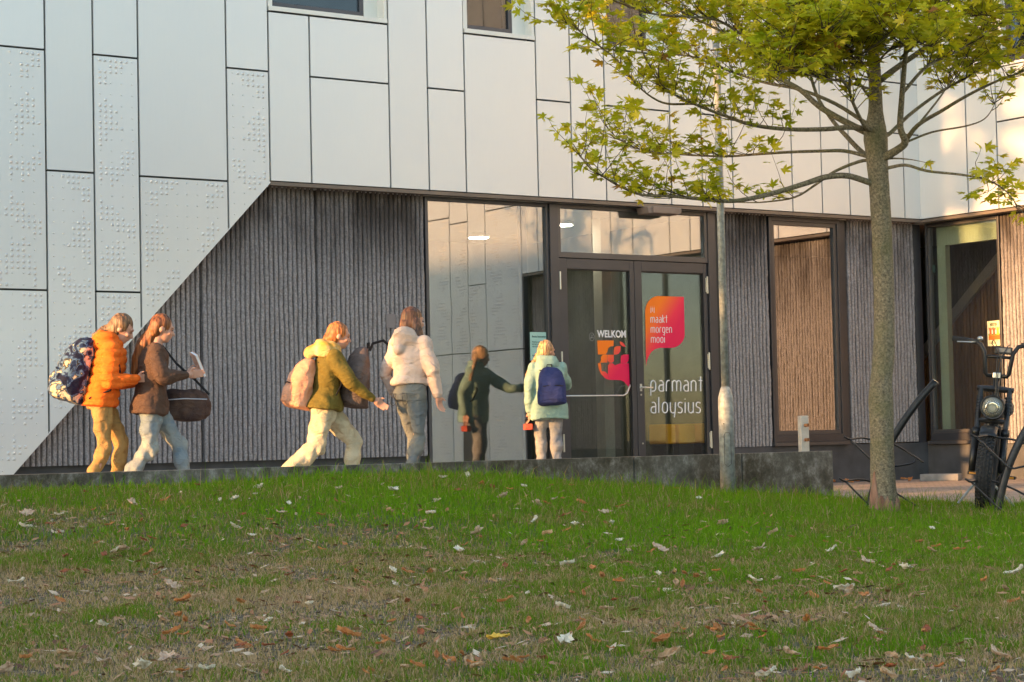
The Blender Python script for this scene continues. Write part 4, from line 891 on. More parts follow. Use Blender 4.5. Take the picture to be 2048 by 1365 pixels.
SKIN = mat('skin', (.50, .27, .19), .5, var=.06, vscale=9); EYE = mat('eye', (.03, .02, .015), .3); LIPS = mat('lips', (.42, .14, .12), .5); RUB = mat('sneaker_rubber', (.5, .5, .48), .7)
def cloth(name, col, **k):
    k.setdefault('var', .12); k.setdefault('vscale', 7); m = mat(name, col, .85, spec=.25, **k); t, p = nodes(m); tc = nn(t, 'ShaderNodeTexCoord'); mp = nn(t, 'ShaderNodeMapping'); mp.inputs['Rotation'].default_value = (.4, .5, .2); mp.inputs['Scale'].default_value = (1, 1, 1.7); t.links.new(tc.outputs['Object'], mp.inputs[0])
    n = nn(t, 'ShaderNodeTexNoise', Scale=9., Detail=6., Distortion=.8); t.links.new(mp.outputs[0], n.inputs['Vector']); b = nn(t, 'ShaderNodeBump', Strength=.75, Distance=.05); t.links.new(n.outputs[0], b.inputs['Height']); t.links.new(b.outputs[0], p.inputs['Normal']); return m
def fold(amp, sc, seed=0): return lambda c: (vn(c[:, 0]*1.3+c[:, 1], c[:, 2]*.8+c[:, 1]*.3, sc, seed)-.5)*amp+(vn(c[:, 2]*1.6+c[:, 0]*.5, c[:, 1]+c[:, 0], sc*.55, seed+3)-.5)*amp
def hand(mb, w, d, side, curl=.5, n_up=(0, 0, 1)):
    """palm and five fingers at wrist w, along d"""
    d = Vector(d).normalized(); s = Vector(n_up); s = (s-d*s.dot(d)).normalized(); nrm = d.cross(s)   # s = across the palm, nrm = palm normal
    w = Vector(w); cap(mb, w, w+d*.03, .024, .026)
    for k in range(4):
        o = s*(.030-.020*k); b = w+d*.075+o; cap(mb, w+d*.025+o*.75, b, .014, .0115, 8)
        l = (.034, .040, .037, .028)[k]; dd = d.copy(); q = b
        for j in range(3):
            dd = (dd+nrm*side*curl*(.45+.25*j)).normalized(); e = q+dd*l*(1, .72, .55)[j]; cap(mb, q, e, .0095-.001*j, .0088-.001*j, 8); q = e
    t0 = w+d*.022+s*.026; t1 = t0+(d*.6+s*.8+nrm*side*.4).normalized()*.036; t2 = t1+(d*.9+s*.25+nrm*side*.5).normalized()*.028
    cap(mb, t0, t1, .013, .0105, 8); cap(mb, t1, t2, .0105, .009, 8)
def person(label, P, yaw, H, lean, headdir, hippos, legs, arms, mats, torso=1., coat_hem=.86, wide=1., hood=None, hairf=None, quilt=None, collar=0.):
    k = H/1.65; T = empty('person', (P[0], P[1], P[2]), yaw, label, 'person'); T.scale = (k, k, k)
    sk, jm, tm, hm, shm = mats
    hx, hz = hippos; sl, cl = math.sin(lean), math.cos(lean)
    def sp(h, x=0.): return Vector((hx+sl*h+cl*x, 0, hz+cl*h-sl*x))         # point on the spine at h above the hips
    neck = sp(.50); hd, hp = headdir                                          # turn, nod
    HC = neck+Vector((sl*.08+.035*math.cos(hd)+.03*math.sin(hp), .02*math.sin(hd), .125-.03*abs(hp)))
    M = Matrix.Rotation(hd, 3, 'Z') @ Matrix.Rotation(hp, 3, 'Y')
    def hpnt(x, y, z): return HC+M @ Vector((x, y, z))
    body = MB()
    chain(body, [sp(.40), neck, hpnt(-.02, 0, -.06)], [.07, .052, .05]); body.ball(hpnt(-.012, 0, .022), (.096, .076, .096), 18, 14, M); body.ball(hpnt(.03, 0, -.035), (.062, .056, .075), 16, 12, M)
    body.ball(hpnt(.055, 0, -.085), (.028, .03, .022), 10, 8, M)
    cap(body, hpnt(.086, 0, .012), hpnt(.108, 0, -.022), .009, .014, 8); body.ball(hpnt(.083, 0, .038), (.014, .045, .012), 10, 8, M); body.ball(hpnt(.088, 0, -.055), (.011, .024, .010), 8, 6, M)
    for s in (1, -1): body.ball(hpnt(-.012, s*.079, -.004), (.02, .008, .031), 10, 8, M); body.ball(hpnt(.068, s*.04, -.018), (.02, .022, .02), 8, 6, M)
    loft(body, [(*sp(h), rx*.8, ry*.8, lean) for h, rx, ry in ((-.1, .09, .13), (.0, .10, .145), (.12, .085, .125), (.28, .10, .15), (.40, .10, .16), (.47, .06, .10))])
    SH = {s: sp(.415)+Vector((0, s*.165, 0)) for s in (1, -1)}; aj = {}
    for s, (el, wr, curl) in zip((1, -1), arms):
        e, w_ = Vector(el), Vector(wr); aj[s] = (e, w_)
        chain(body, [SH[s], e, w_], [.042, .035, .025]); hand(body, w_, w_-e, -s, curl, (.3, 0, 1) if abs((w_-e).normalized().z) < .7 else (1, 0, 0))
    lj = {}
    for s, (kn, an, toe) in zip((1, -1), legs):
        h0 = Vector((hx, s*.085, hz-.02)); k0, a0 = Vector((kn[0], s*.09+kn[2] if len(kn) > 2 else s*.09, kn[1])), Vector((an[0], s*.085, an[1])); lj[s] = (h0, k0, a0, toe)
        chain(body, [h0, k0, a0], [.075, .05, .036])
    remesh(body, 'body', sk, T, .0085, 2)
    e_ = MB()
    for s in (1, -1): e_.ball(hpnt(.086, s*.031, .012), (.006, .012, .006), 10, 8, M)
    e_.build('eyes', EYE, T, smooth=True)
    # trousers
    b = MB(); loft(b, [(*sp(h), rx*wide, ry*wide, lean*.5) for h, rx, ry in ((-.10, .105, .15), (-.02, .118, .165))]+[(*sp(h), rx, ry, lean) for h, rx, ry in ((.06, .106, .150), (.12, .092, .130))])
    for s in (1, -1):
        h0, k0, a0, toe = lj[s]; q = [h0, h0.lerp(k0, .5), k0, k0.lerp(a0, .45), k0.lerp(a0, .93)]; chain(b, q, [.094*wide, .083*wide, .062*wide, .058*wide, .05*wide*(1.15 if wide > 1.1 else 1)], 14)
    remesh(b, 'trousers', tm, T, .012, 3, fold(.026*wide, 16, 3))
    for s in (1, -1):
        h0, k0, a0, toe = lj[s]; b = MB(); f_ = Vector((math.cos(toe), 0, math.sin(toe)))
        cap(b, a0-f_*.035+Vector((0, 0, -.035)), a0+f_*.13+Vector((0, 0, -.05)), .04, .03); cap(b, a0+Vector((0, 0, .0)), a0+f_*.06+Vector((0, 0, -.03)), .042, .036); remesh(b, 'shoe', shm, T, .01, 2)
    # jacket
    b = MB(); hb = coat_hem-hz; tr = torso
    hw_ = max(1, wide*.97); rings = [(*sp(hb), .142*tr*hw_, .19*tr*hw_, lean*.5)]+[(*sp(h), rx*tr, ry*tr, lean) for h, rx, ry in ((max(hb+.04, -.02), .138*hw_, .184*hw_), (.10, .125, .165), (.22, .125, .172), (.33, .13, .185), (.41, .12, .19), (.46, .09, .14), (.50+collar, .062+.02*(collar > 0), .075+.02*(collar > 0)))]
    loft(b, rings)
    for s in (1, -1):
        e, w_ = aj[s]; chain(b, [SH[s], SH[s].lerp(e, .5), e, e.lerp(w_, .5), e.lerp(w_, .93)], [.075*tr, .066*tr, .058*tr, .052*tr, .042*tr], 14)
    if hood: hood(b, sp, hpnt)
    dsp = fold(.024, 11, 5)
    if quilt: dsp = (lambda c: (np.abs(np.sin(c[:, 2]*math.pi/quilt+vn(c[:, 0], c[:, 1], 6, 2)*1.2))**.6-.5)*.020+(vn(c[:, 0]+c[:, 1], c[:, 2], 14, 4)-.5)*.014)
    J = remesh(b, 'jacket', jm, T, .0125, 2, dsp)
    if hairf:
        b = MB(); hairf(b, hpnt, sp); remesh(b, 'hair', hm, T, .009, 2, lambda c: (vn(c[:, 0]*2+c[:, 1]*3, c[:, 2]*.3, 26, 7)-.5)*.014)
    T['sp'] = 0; del T['sp']
    return T, sp, hpnt, k
def hairmat(name, col): return mat(name, tuple(c*.8 for c in col), .5, var=.75, vscale=55, stretch=(1, 1, .06), bump=.9, bscale=70)
def skull(b, hp, z0=.0, back=.0):
    b.ball(hp(-.028, 0, .040), (.102, .090, .100), 16, 12); b.ball(hp(-.058, 0, -.012), (.072, .084, .088), 14, 10)
def backpack(label, T, P, rz, w, h, d, m, m2, tilt=0., scale=1., straps=True):
    """soft backpack: body with front pocket, handle and straps; local x = away from the wearer's back"""
    B = empty('backpack', (0, 0, 0), 0, label, 'backpack'); B.matrix_world = Matrix.Translation(P) @ Euler((0, tilt, rz)).to_matrix().to_4x4() @ Matrix.Scale(scale, 4)
    b = MB(); rg = [(0, 0, -h*.5, d*.55, w*.40, 0), (d*.10, 0, -h*.46, d*.62, w*.48, 0), (d*.14, 0, -h*.25, d*.62, w*.5, 0), (d*.08, 0, h*.1, d*.55, w*.47, 0), (0, 0, h*.33, d*.44, w*.40, 0), (-d*.1, 0, h*.46, d*.28, w*.25, 0), (-d*.15, 0, h*.5, d*.12, w*.1, 0)]
    loft(b, [(x+d*.5, y, z, rx, ry, t_) for x, y, z, rx, ry, t_ in rg]); remesh(b, 'bag_body', m, B, .0125, 3, fold(.02, 12, 9))
    b = MB(); loft(b, [(d*.92, 0, -h*.44, d*.25, w*.30, 0), (d*1.02, 0, -h*.40, d*.28, w*.38, 0), (d*1.02, 0, -h*.15, d*.27, w*.38, 0), (d*.95, 0, -.02*h, d*.2, w*.32, 0)]); remesh(b, 'front_pocket', m, B, .012, 3, fold(.012, 14, 4))
    b = MB(); b.tube([(d*1.12, -w*.34, -.055*h), (d*1.17, -w*.1, -.04*h), (d*1.17, w*.1, -.04*h), (d*1.12, w*.34, -.055*h)], .006, 6); b.tube([(d*.55, -w*.43, h*.12), (d*.72, -w*.3, h*.30), (d*.72, 0, h*.39), (d*.72, w*.3, h*.30), (d*.55, w*.43, h*.12)], .006, 6); b.build('zip', m2, B)
    b = MB().tube([(d*.1, -.03, h*.47), (d*.1, -.03, h*.56), (d*.1, .03, h*.56), (d*.1, .03, h*.47)], .009, 8); b.build('carry_handle', m2, B)
    if not straps: MB().tube([(0, -.02, h*.44), (-.03, -.02, h*.56), (-.14, -.01, h*.62), (-.24, 0, h*.50), (-.27, .01, h*.30)], .015, 8, flat=.5).build('shoulder_strap', m2, B)
    for s in ((1, -1) if straps else ()):
        b = MB().tube([(d*.05, s*w*.25, h*.42), (-.06, s*w*.33, h*.47), (-.17, s*w*.38, h*.36), (-.235, s*w*.40, h*.10), (-.19, s*w*.46, -h*.2), (-.03, s*w*.42, -h*.38)], .017, 8, flat=.45); b.build('shoulder_strap', m2, B)
    return B
def at_local(T, v): return T.matrix_basis @ Vector(v)
def basis(T): T.matrix_basis; return T
DARKB = cloth('dark_webbing', (.02, .02, .022))
def stand_at(px, py, Y): q = atY(px, py, Y); return np.array([q[0], q[1], 0.]), q[2]
def floorpt(px, py_head, H): # distance from the head's height above the camera
    # head top seen at (px,py); feet on z=0
    d = ray(px, py_head); t_ = (H-CAMZ)/d[2]; q = CAM+d*t_; return np.array([q[0], q[1], 0.])
D = math.radians
# 1: orange jacket, patterned backpack
def hood1(b, sp, hp): loft(b, [(*sp(.42, -.03), .12, .15, .3), (*sp(.50, -.05), .13, .14, .35), (*sp(.56, -.06), .105, .115, .35), (*sp(.58, -.06), .06, .07, .35)]); cap(b, sp(.47, -.13), sp(.40, -.17), .07, .05)
def hair1(b, hp, sp): skull(b, hp); cap(b, hp(-.09, 0, -.03), hp(-.15, 0, -.08), .045, .04); cap(b, hp(-.15, 0, -.08), hp(-.19, 0, -.15), .04, .025)
q, Hh = stand_at(212, 642, 20.5)
T1, sp, hp, k = person('person in an orange padded jacket and mustard trousers looking down while walking', q, D(8), Hh*1.045, D(14), (D(-5), D(28)), (-.05, .90),
    [((.13, .47), (.02, .09), .0), ((-.02, .47), (-.17, .12), -.3)], [((.02, .24, 1.04), (.25, .17, 1.05), .6), ((.03, -.24, 1.04), (.26, -.15, 1.06), .6)],
    (SKIN, cloth('orange_padded_fabric', (.80, .15, .015)), cloth('mustard_trousers', (.34, .20, .07)), hairmat('blond_hair', (.20, .11, .05)), RUB), torso=1.12, coat_hem=.83, hood=hood1, hairf=hair1, quilt=.075)
CAMO = cloth('patterned_backpack_fabric', (.3, .3, .3)); t, p = nodes(CAMO); tc = nn(t, 'ShaderNodeTexCoord'); nz1 = nn(t, 'ShaderNodeTexNoise', Scale=9., Detail=3., Distortion=1.2); t.links.new(tc.outputs['Object'], nz1.inputs['Vector'])
rmp = ramp(t, nz1.outputs[0], [(0, (.01, .012, .03)), (.42, (.02, .035, .08)), (.47, (.10, .17, .26)), (.52, (.05, .05, .04)), (.57, (.55, .44, .30)), (.66, (.62, .55, .42))]); rmp.node.color_ramp.interpolation = 'CONSTANT'; t.links.new(rmp, p.inputs['Base Color'])
def wear(T, k, sp, h, back, label, w, hh, dd, m, m2, lean, yaw, yoff=0., drot=0.):
    v = sp(h, back); bpy.context.view_layer.update(); P = T.matrix_world @ Vector((v.x, v.y+yoff, v.z)); return backpack(label, T, P, yaw+math.pi+drot, w, hh, dd, m, m2, -lean, k)
wear(T1, k, sp, .20, -.12, 'large backpack with a navy and beige pattern on the back of the orange jacket', .40, .60, .27, CAMO, DARKB, D(14), D(8))
# 2: brown jacket, long auburn hair
def hair2(b, hp, sp):
    skull(b, hp); chain(b, [hp(-.07, .02, -.04), hp(-.11, .03, -.16), hp(-.13, .04, -.30), hp(-.14, .05, -.42)], [.075, .08, .07, .04]); chain(b, [hp(-.05, .07, .0), hp(-.04, .10, -.14), hp(-.03, .12, -.30)], [.04, .045, .025])
q, Hh = stand_at(308, 637, 20.6)
T2, sp, hp, k = person('person with long auburn hair in a brown jacket and faded jeans carrying a dark bag', q, D(12), Hh*1.02, D(7), (D(0), D(15)), (-.04, .90),
    [((.20, .50), (.27, .10), .25), ((-.05, .46), (-.30, .14), -.5)], [((.06, .26, 1.08), (.30, .20, 1.13), .8), ((.05, -.25, 1.07), (.28, -.16, 1.10), .7)],
    (SKIN, cloth('brown_jacket', (.085, .05, .035)), cloth('faded_jeans', (.30, .31, .28), col2=(.12, .18, .24), vscale=3.), hairmat('auburn_hair', (.22, .075, .02)), RUB), torso=1.08, coat_hem=.76, hairf=hair2, wide=1.15)
bpy.context.view_layer.update()
def duffel(label, P, rz, m, m2):
    B = empty('shoulder_bag', P, rz, label, 'bag'); b = MB(); loft(b, [(0, 0, -.17, .22, .09, 0), (0, 0, -.13, .27, .12, 0), (0, 0, 0, .27, .125, 0), (.0, 0, .10, .22, .10, 0), (0, 0, .14, .15, .05, 0)]); remesh(b, 'bag_body', m, B, .012, 3, fold(.025, 12, 2))
    MB().tube([(-.25, 0, .08), (-.29, -.02, .30), (-.28, -.06, .52), (-.22, -.12, .58), (-.08, -.06, .40), (.12, -.01, .22), (.25, 0, .08)], .013, 8, flat=.5).build('strap', m2, B); MB().tube([(-.22, -.115, .03), (0, -.135, .04), (.22, -.115, .03)], .006, 6).build('zip', METAL, B); return B
P = T2.matrix_world @ Vector((.27, .22, .86)); duffel('dark brown shoulder bag hanging in front of the person in the brown jacket', P, D(12), cloth('brown_bag', (.035, .022, .024), col2=(.10, .06, .045), vscale=4.), DARKB)
P = T2.matrix_world @ Vector((.40, .20, 1.20)); B = empty('book', P, D(20), 'pale pink book held up by the person in the brown jacket', 'book'); B.rotation_euler = (D(15), D(-25), D(20))
MB().box(-.012, .012, -.09, .09, -.11, .13).build('pages', WHITE, B); MB().box(-.016, -.0125, -.095, .095, -.115, .135).box(.0125, .016, -.095, .095, -.115, .135).build('cover', cloth('pink_cover', (.6, .36, .28)), B)
# 3: olive jacket with yellow hood, peach backpack
def hood3(b, sp, hp): pass
def hair3(b, hp, sp): skull(b, hp); cap(b, hp(-.08, 0, -.03), hp(-.10, 0, -.12), .07, .05)
q, Hh = stand_at(655, 652, 21.3)
T3, sp, hp, k = person('person with ginger hair in an olive jacket and wide cream trousers striding to the right', q, D(14), Hh*1.035, D(12), (D(-5), D(12)), (-.05, .88),
    [((.24, .50), (.22, .10), .1), ((-.14, .45), (-.46, .17), -.7)], [((-.14, .27, 1.07), (-.08, .24, .86), .5), ((.16, -.25, 1.06), (.40, -.22, .88), .5)],
    (SKIN, cloth('olive_jacket', (.14, .105, .02)), cloth('cream_trousers', (.52, .45, .31)), hairmat('ginger_hair', (.42, .15, .035)), RUB), torso=1.1, coat_hem=.80, hairf=hair3, wide=1.32, collar=.02)
b = MB(); YH = cloth('yellow_hood', (.50, .29, .05), col2=(.62, .46, .24), vscale=6.); loft(b, [(*sp(.40, -.04), .135, .165, .3), (*sp(.47, -.05), .145, .165, .35), (*sp(.54, -.06), .13, .14, .35), (*sp(.57, -.06), .09, .1, .35)]); cap(b, sp(.48, -.12), sp(.43, -.21), .085, .06); remesh(b, 'hood', YH, T3, .0125, 3, fold(.025, 14, 2))
wear(T3, k, sp, .13, -.12, 'peach pink backpack on the back of the person in the olive jacket', .38, .50, .22, cloth('peach_backpack_fabric', (.66, .33, .20)), DARKB, D(12), D(14))
# 4: light hoodie seen from behind
def hood4(b, sp, hp): loft(b, [(*sp(.40, -.05), .13, .15, .2), (*sp(.47, -.08), .13, .14, .25), (*sp(.54, -.07), .10, .11, .3)]); cap(b, sp(.46, -.12), sp(.37, -.15), .08, .06)
def hair4(b, hp, sp):
    skull(b, hp); cap(b, hp(-.07, 0, -.03), hp(-.09, 0, -.12), .07, .055)
    for s, l in ((1, .36), (-1, .34)): chain(b, [hp(-.03, s*.075, .0), hp(-.03, s*.11, -.12), hp(-.01, s*.15, -.22), hp(-.02, s*.17, -l)], [.04, .05, .045, .02])
q, Hh = stand_at(818, 628, 21.3)
T4, sp, hp, k = person('person with long brown hair in a pale hoodie and jeans seen from behind', q, D(52), Hh*1.01, D(4), (D(-12), D(5)), (-.02, .94),
    [((.14, .50), (.10, .10), .0), ((.0, .50), (-.16, .12), -.3)], [((-.04, .28, 1.08), (.10, .25, .88), .6), ((.02, -.25, 1.10), (.10, -.24, .87), .5)],
    (SKIN, cloth('pale_hoodie', (.54, .43, .37)), cloth('grey_blue_jeans', (.16, .17, .16), col2=(.09, .12, .15), vscale=3.), hairmat('brown_hair', (.13, .055, .025)), RUB), torso=1.04, coat_hem=.98, hood=hood4, hairf=hair4)
b = MB(); loft(b, [(*sp(.05), .127, .172, .05), (*sp(.085), .129, .176, .05)]); b.build('waistband', cloth('sand_band', (.45, .28, .13)), T4, smooth=True)
bpy.context.view_layer.update(); P = T4.matrix_world @ Vector((-.12, .40, 1.06)); backpack('slack grey brown backpack hanging from the left shoulder of the person in the pale hoodie', T4, P, D(52)+math.pi-.55, .42, .64, .24, cloth('grey_brown_backpack_fabric', (.13, .098, .088)), DARKB, D(-4), 1., False)
# 5: pale green jacket at the door
def hood6(b, sp, hp): loft(b, [(*sp(.42, -.03), .12, .15, .2), (*sp(.49, -.04), .125, .14, .2), (*sp(.56, -.04), .10, .115, .2)])
def hair6(b, hp, sp):
    skull(b, hp)
    for j in range(7): b.ball(hp(-.105-.012*j, .055+.012*j, -.06-.042*j), (.034-.002*j, .032-.002*j, .028), 10, 8)
for Y_ in np.arange(24, 27.5, .02):
    q, Hh = stand_at(1094, 686, Y_)
    if w2loc(q)[1] < .60: break
yaw6 = D(100); kk = Hh*1.01/1.65; bar = loc2w(-6.56, -(REC-.075), 1.075)
bl = (Matrix.Translation(q) @ Matrix.Rotation(yaw6, 4, 'Z') @ Matrix.Scale(kk, 4)).inverted() @ Vector(bar); q5 = q
print('P6', w2loc(q), Hh, bl, (bl-Vector((.02, -.165, 1.33))).length)
wv = Vector((bl.x, bl.y, bl.z)); shv = Vector((.05, -.165, 1.30)); dv = (wv-shv); reach = min(dv.length, .60); wr = shv+dv.normalized()*reach
el = shv.lerp(wr, .5)+Vector((0, -.03, -.10))
T6, sp, hp, k = person('person with a blond braid in a pale green jacket reaching for the door bar', q5, yaw6, Hh*1.02, D(9), (D(-58), D(10)), (-.03, .90),
    [((.10, .48), (.02, .10), .0), ((.02, .48), (-.05, .10), .0)], [((-.06, .25, 1.05), (-.02, .24, .80), .6), (tuple(el), tuple(wr), .35)],
    (SKIN, cloth('pale_green_jacket', (.27, .40, .34)), cloth('light_jeans', (.30, .29, .28), col2=(.16, .19, .24), vscale=4.), hairmat('blond_braid', (.62, .36, .17)), RUB), torso=1.12, coat_hem=.70, hood=hood6, hairf=hair6, wide=1.1)
wear(T6, k, sp, .17, -.13, 'navy blue backpack on the back of the person in the pale green jacket', .36, .47, .17, cloth('navy_backpack_fabric', (.035, .045, .14)), DARKB, D(9), yaw6)
bpy.context.view_layer.update(); P = T6.matrix_world @ Vector((.0, .25, .66)); B = empty('lunch_bag', P, yaw6, 'small red lunch bag with a black handle held low by the person at the door', 'bag')
MB().box(-.05, .05, -.055, .055, -.08, .0).build('pouch', cloth('red_fabric', (.6, .10, .06)), B, bevel=.012); MB().tube([(0, -.04, 0), (0, -.035, .05), (0, .035, .05), (0, .04, 0)], .007, 6).build('bag_handle', DARKB, B)

# ================================================================== BICYCLE STANDS
def stand(P, label):
    """bent black tube with two flattened wheel loops; local x to the right, y away"""
    T = empty('bicycle_stand', P, 0, label, 'bicycle stand', 'black tube bicycle stands on the paving')
    k = 19.8/F
    def q(px, py, dy=0.): return np.array([(px-1740)*k, dy, (996-py)*k])
    MB().tube(catmull([q(1737, 1010), q(1743, 975), q(1757, 925), q(1780, 873), q(1810, 825), q(1845, 780), q(1878, 745)], 4), .036, 16).build('bent_tube', BLACKM, T, smooth=True)
    MB().lathe([(.0355, 0), (.037, .003), (.03, .006)], tuple(q(1878, 745)), 16, Vector((.62, 0, .78)).to_track_quat('Z', 'Y').to_matrix()).build('end_cap', METAL, T)
    for n, (l, r_, ty) in enumerate([((1700, 855), (1838, 901), 872), ((1688, 938), (1828, 992), 955)]):
        lx, ly = l; rx, ry = r_; cx = 1752+(-8 if n else 0)
        Ls = [q(lx-10, ly-5, -.05), q(lx+2, ly+1, -.03), q(lx+30, ly-1, .10), q(cx, ly+3, .16), q(rx-45, ry-34, .14), q(rx-4, ry-6, .02), q(rx+11, ry+5, .0)]
        Lb = [q(lx+2, ly+1, -.03), q(lx+45, ly+48, -.12), q(cx+8, ly+60, -.14), q(rx-55, ry+11, -.14), q(rx-14, ry+6, -.04), q(rx-2, ry-4, .02)]
        MB().tube(catmull(Ls, 4), .0095, 8).tube(catmull(Lb, 4), .0095, 8).build('wheel_loop', BLACKM, T, smooth=True)
    return T
a = atY(1740, 996, 19.8); b = atY(1996, 1003, 18.45)
s1 = stand((a[0], a[1], PAVZ), 'black tube bicycle stand behind the maple trunk, empty')
s2 = copy_tree(s1); s2.location = (b[0], b[1], PAVZ-.0); tag(s2, 'black tube bicycle stand in front of the parked fat tyre bicycle')

# ================================================================== FAT-TYRE BICYCLE
RUBB = mat('tyre_rubber', (.018, .018, .02), .85, var=.3, vscale=20, bump=.3); SEATM = mat('seat_leather', (.06, .055, .05), .6, var=.2, bump=.1); AMBER = mat('amber_reflector', (.75, .28, .02), .3); LENS = mat('headlight_lens', (.75, .75, .68), .08, .6)
a = atY(1966, 1007, 18.8); BK = empty('bicycle', (a[0], a[1], PAVZ), 0, 'black fat tyre electric bicycle with a round headlight parked at the stand', 'bicycle')
fwd_ang = math.atan2(-1, -.31)
BK.matrix_world = Matrix.Translation((a[0], a[1], PAVZ)) @ Matrix.Rotation(fwd_ang, 4, 'Z') @ Matrix.Rotation(R(-6.5), 4, 'X') @ Matrix.Scale(1.06, 4)
WR = .35
def wheel(name, c, steer=0.):
    M = Matrix.Rotation(steer, 3, 'Z'); W_ = empty(name, c); W_.parent = BK; W_.rotation_euler = (0, 0, steer)
    mb = MB(); prof = []
    n = 48; r_t = .064
    v = []
    for i in range(n):
        A_ = 2*math.pi*i/n
        for j in range(12):
            B_ = 2*math.pi*j/12; rr = WR-r_t+r_t*math.cos(B_)*.98; v.append((math.cos(A_)*rr, math.sin(B_)*r_t*1.05, math.sin(A_)*rr))
    mb.add(v, [(i*12+j, i*12+(j+1) % 12, ((i+1) % n)*12+(j+1) % 12, ((i+1) % n)*12+j) for i in range(n) for j in range(12)])
    for i in range(54):
        for j, (yo, ro) in enumerate(((-.053, -.02), (-.027, -.003), (0, .001), (.027, -.003), (.053, -.02))):
            A_ = 2*math.pi*(i+(j % 2)*.5)/54; M3 = Matrix.Rotation(-A_, 3, 'Y'); b2 = MB().box(-.004, .009, -.009, .009, -.011, .011); mb.add([M3 @ (Vector(p_)+Vector((WR-.004+ro, yo, 0))) for p_ in b2.v], b2.f)
    o = mb.build('tyre', RUBB, W_)
    mb = MB(); RX = Matrix.Rotation(R(90), 3, 'X'); mb.lathe([(.235, -.035), (.25, -.04), (.25, .04), (.235, .035)], n=40, M=RX); mb.build('rim', BLACKM, W_)
    mb = MB()
    for i in range(28): A_ = 2*math.pi*i/28; s_ = 1 if i % 2 else -1; mb.tube([(math.cos(A_+.3*s_)*.03, s_*.03, math.sin(A_+.3*s_)*.03), (math.cos(A_)*.245, 0, math.sin(A_)*.245)], .0015, 4)
    mb.build('spokes', METAL, W_); MB().lathe([(.03, -.05), (.035, -.03), (.035, .03), (.03, .05)], M=RX, n=16).build('hub', BLACKM, W_)
    return W_
wheel('front_wheel', (0, 0, WR)); wheel('rear_wheel', (-1.08, 0, WR))
up_ = Vector((-.36, 0, .93)).normalized()          # steering axis
def sa(h, y=0., f=0.): return Vector((.0, 0, WR))+up_*h+Vector((0, y, 0))+Vector((.93, 0, .36)).normalized()*f
for s in (1, -1):
    MB().tube([sa(-.03, s*.122, .03), sa(.30, s*.122, .03)], [.028, .033], 12).tube([sa(.30, s*.122, .03), sa(.36, s*.122, .03)], .036, 12).build('fork_leg', BLACKM, BK, smooth=True)
    m_ = MB().tube([sa(.36, s*.122, .03), sa(.74, s*.122, .03)], .023, 12)
    for h in (.50, .53, .56, .59, .62, .65): m_.tube([sa(h, s*.122, .03), sa(h+.014, s*.122, .03)], .029, 12)
    m_.build('stanchion', BLACKM, BK)
MB().tube([sa(.735, -.155, .03), sa(.74, 0, .02), sa(.735, .155, .03)], [.022, .03, .022], 8).tube([sa(.44, -.13, .03), sa(.44, .13, .03)], .02, 8).build('fork_crown', BLACKM, BK)
b2 = MB()
for i in range(13):
    A_ = R(20+i*10.5); pass
v = []; 
for i in range(15):
    A_ = R(52+i*8)
    for j in range(9): B_ = R(-100+25*j); rr = WR+.012+.02*math.cos(B_); v.append((math.cos(A_)*rr, math.sin(B_)*.074, WR+math.sin(A_)*rr))
b2.add(v, [(i*9+j, i*9+j+1, (i+1)*9+j+1, (i+1)*9+j) for i in range(14) for j in range(8)])
o = b2.build('mudguard', BLACKM, BK, smooth=True); so_ = o.modifiers.new('s', 'SOLIDIFY'); so_.thickness = .004
HLc = sa(.53, 0, .12); RY = Matrix.Rotation(R(90), 3, 'Y')
hl = MB().lathe([(.03, -.10), (.085, -.07), (.104, -.01), (.106, .012), (.098, .018), (.090, .008)], tuple(HLc), 28, RY).build('headlight', BLACKM, BK, smooth=True)
MB().lathe([(.0, .014), (.04, .016), (.089, .008), (.0, -.0)], tuple(HLc), 28, RY).build('lens', LENS, hl, smooth=True)
mb = MB()
for i in range(24): A_ = 2*math.pi*i/24; mb.tube([HLc+Vector((.018, math.cos(A_)*.03, math.sin(A_)*.03)), HLc+Vector((.013, math.cos(A_)*.07, math.sin(A_)*.07))], .0022, 4)
mb.tube([HLc+Vector((.018, math.cos(R(a_))*.05, math.sin(R(a_))*.05)) for a_ in range(0, 361, 20)], .003, 5); mb.build('lens_ribs', BLACKM, hl)
MB().tube([sa(.40), sa(.86)], .028, 14).build('steering_tube', BLACKM, BK, smooth=True); MB().box(-.03, .03, -.035, .035, -.03, .02).build('stem_clamp', METAL, BK, bevel=.006).location = sa(.87, 0, .03)
# handlebar: two risers, cross bar, wide bar
hb = MB(); B0 = sa(.86, 0, .03); 
for s in (1, -1): hb.tube([B0+Vector((0, s*.02, 0)), B0+Vector((0, s*.085, -.0)), B0+Vector((.02, s*.10, .02)), B0+Vector((.0, s*.12, .20)), B0+Vector((-.01, s*.16, .265)), B0+Vector((-.05, s*.24, .29)), B0+Vector((-.12, s*.40, .30))], .019, 10)
hb.tube([B0+Vector((.0, -.115, .165)), B0+Vector((.0, .115, .165))], .014, 8); hb.build('handlebar', BLACKM, BK, smooth=True)
for s in (1, -1):
    MB().tube([B0+Vector((-.07, s*.275, .292)), B0+Vector((-.125, s*.41, .30))], .023, 12).build('grip', RUBB, BK)
    MB().tube([B0+Vector((-.03, s*.20, .285)), B0+Vector((.04, s*.24, .275)), B0+Vector((.03, s*.36, .27))], .007, 6).build('brake_lever', METAL if s < 0 else BLACKM, BK); MB().box(-.02, .02, -.03, .03, -.02, .02).build('brake_clamp', BLACKM, BK, bevel=.004).location = B0+Vector((-.035, s*.21, .285))
o = MB().ball((0, 0, 0), (.026, .026, .02), 14, 10).build('bell', METAL, BK, smooth=True); o.location = B0+Vector((-.02, -.17, .315))
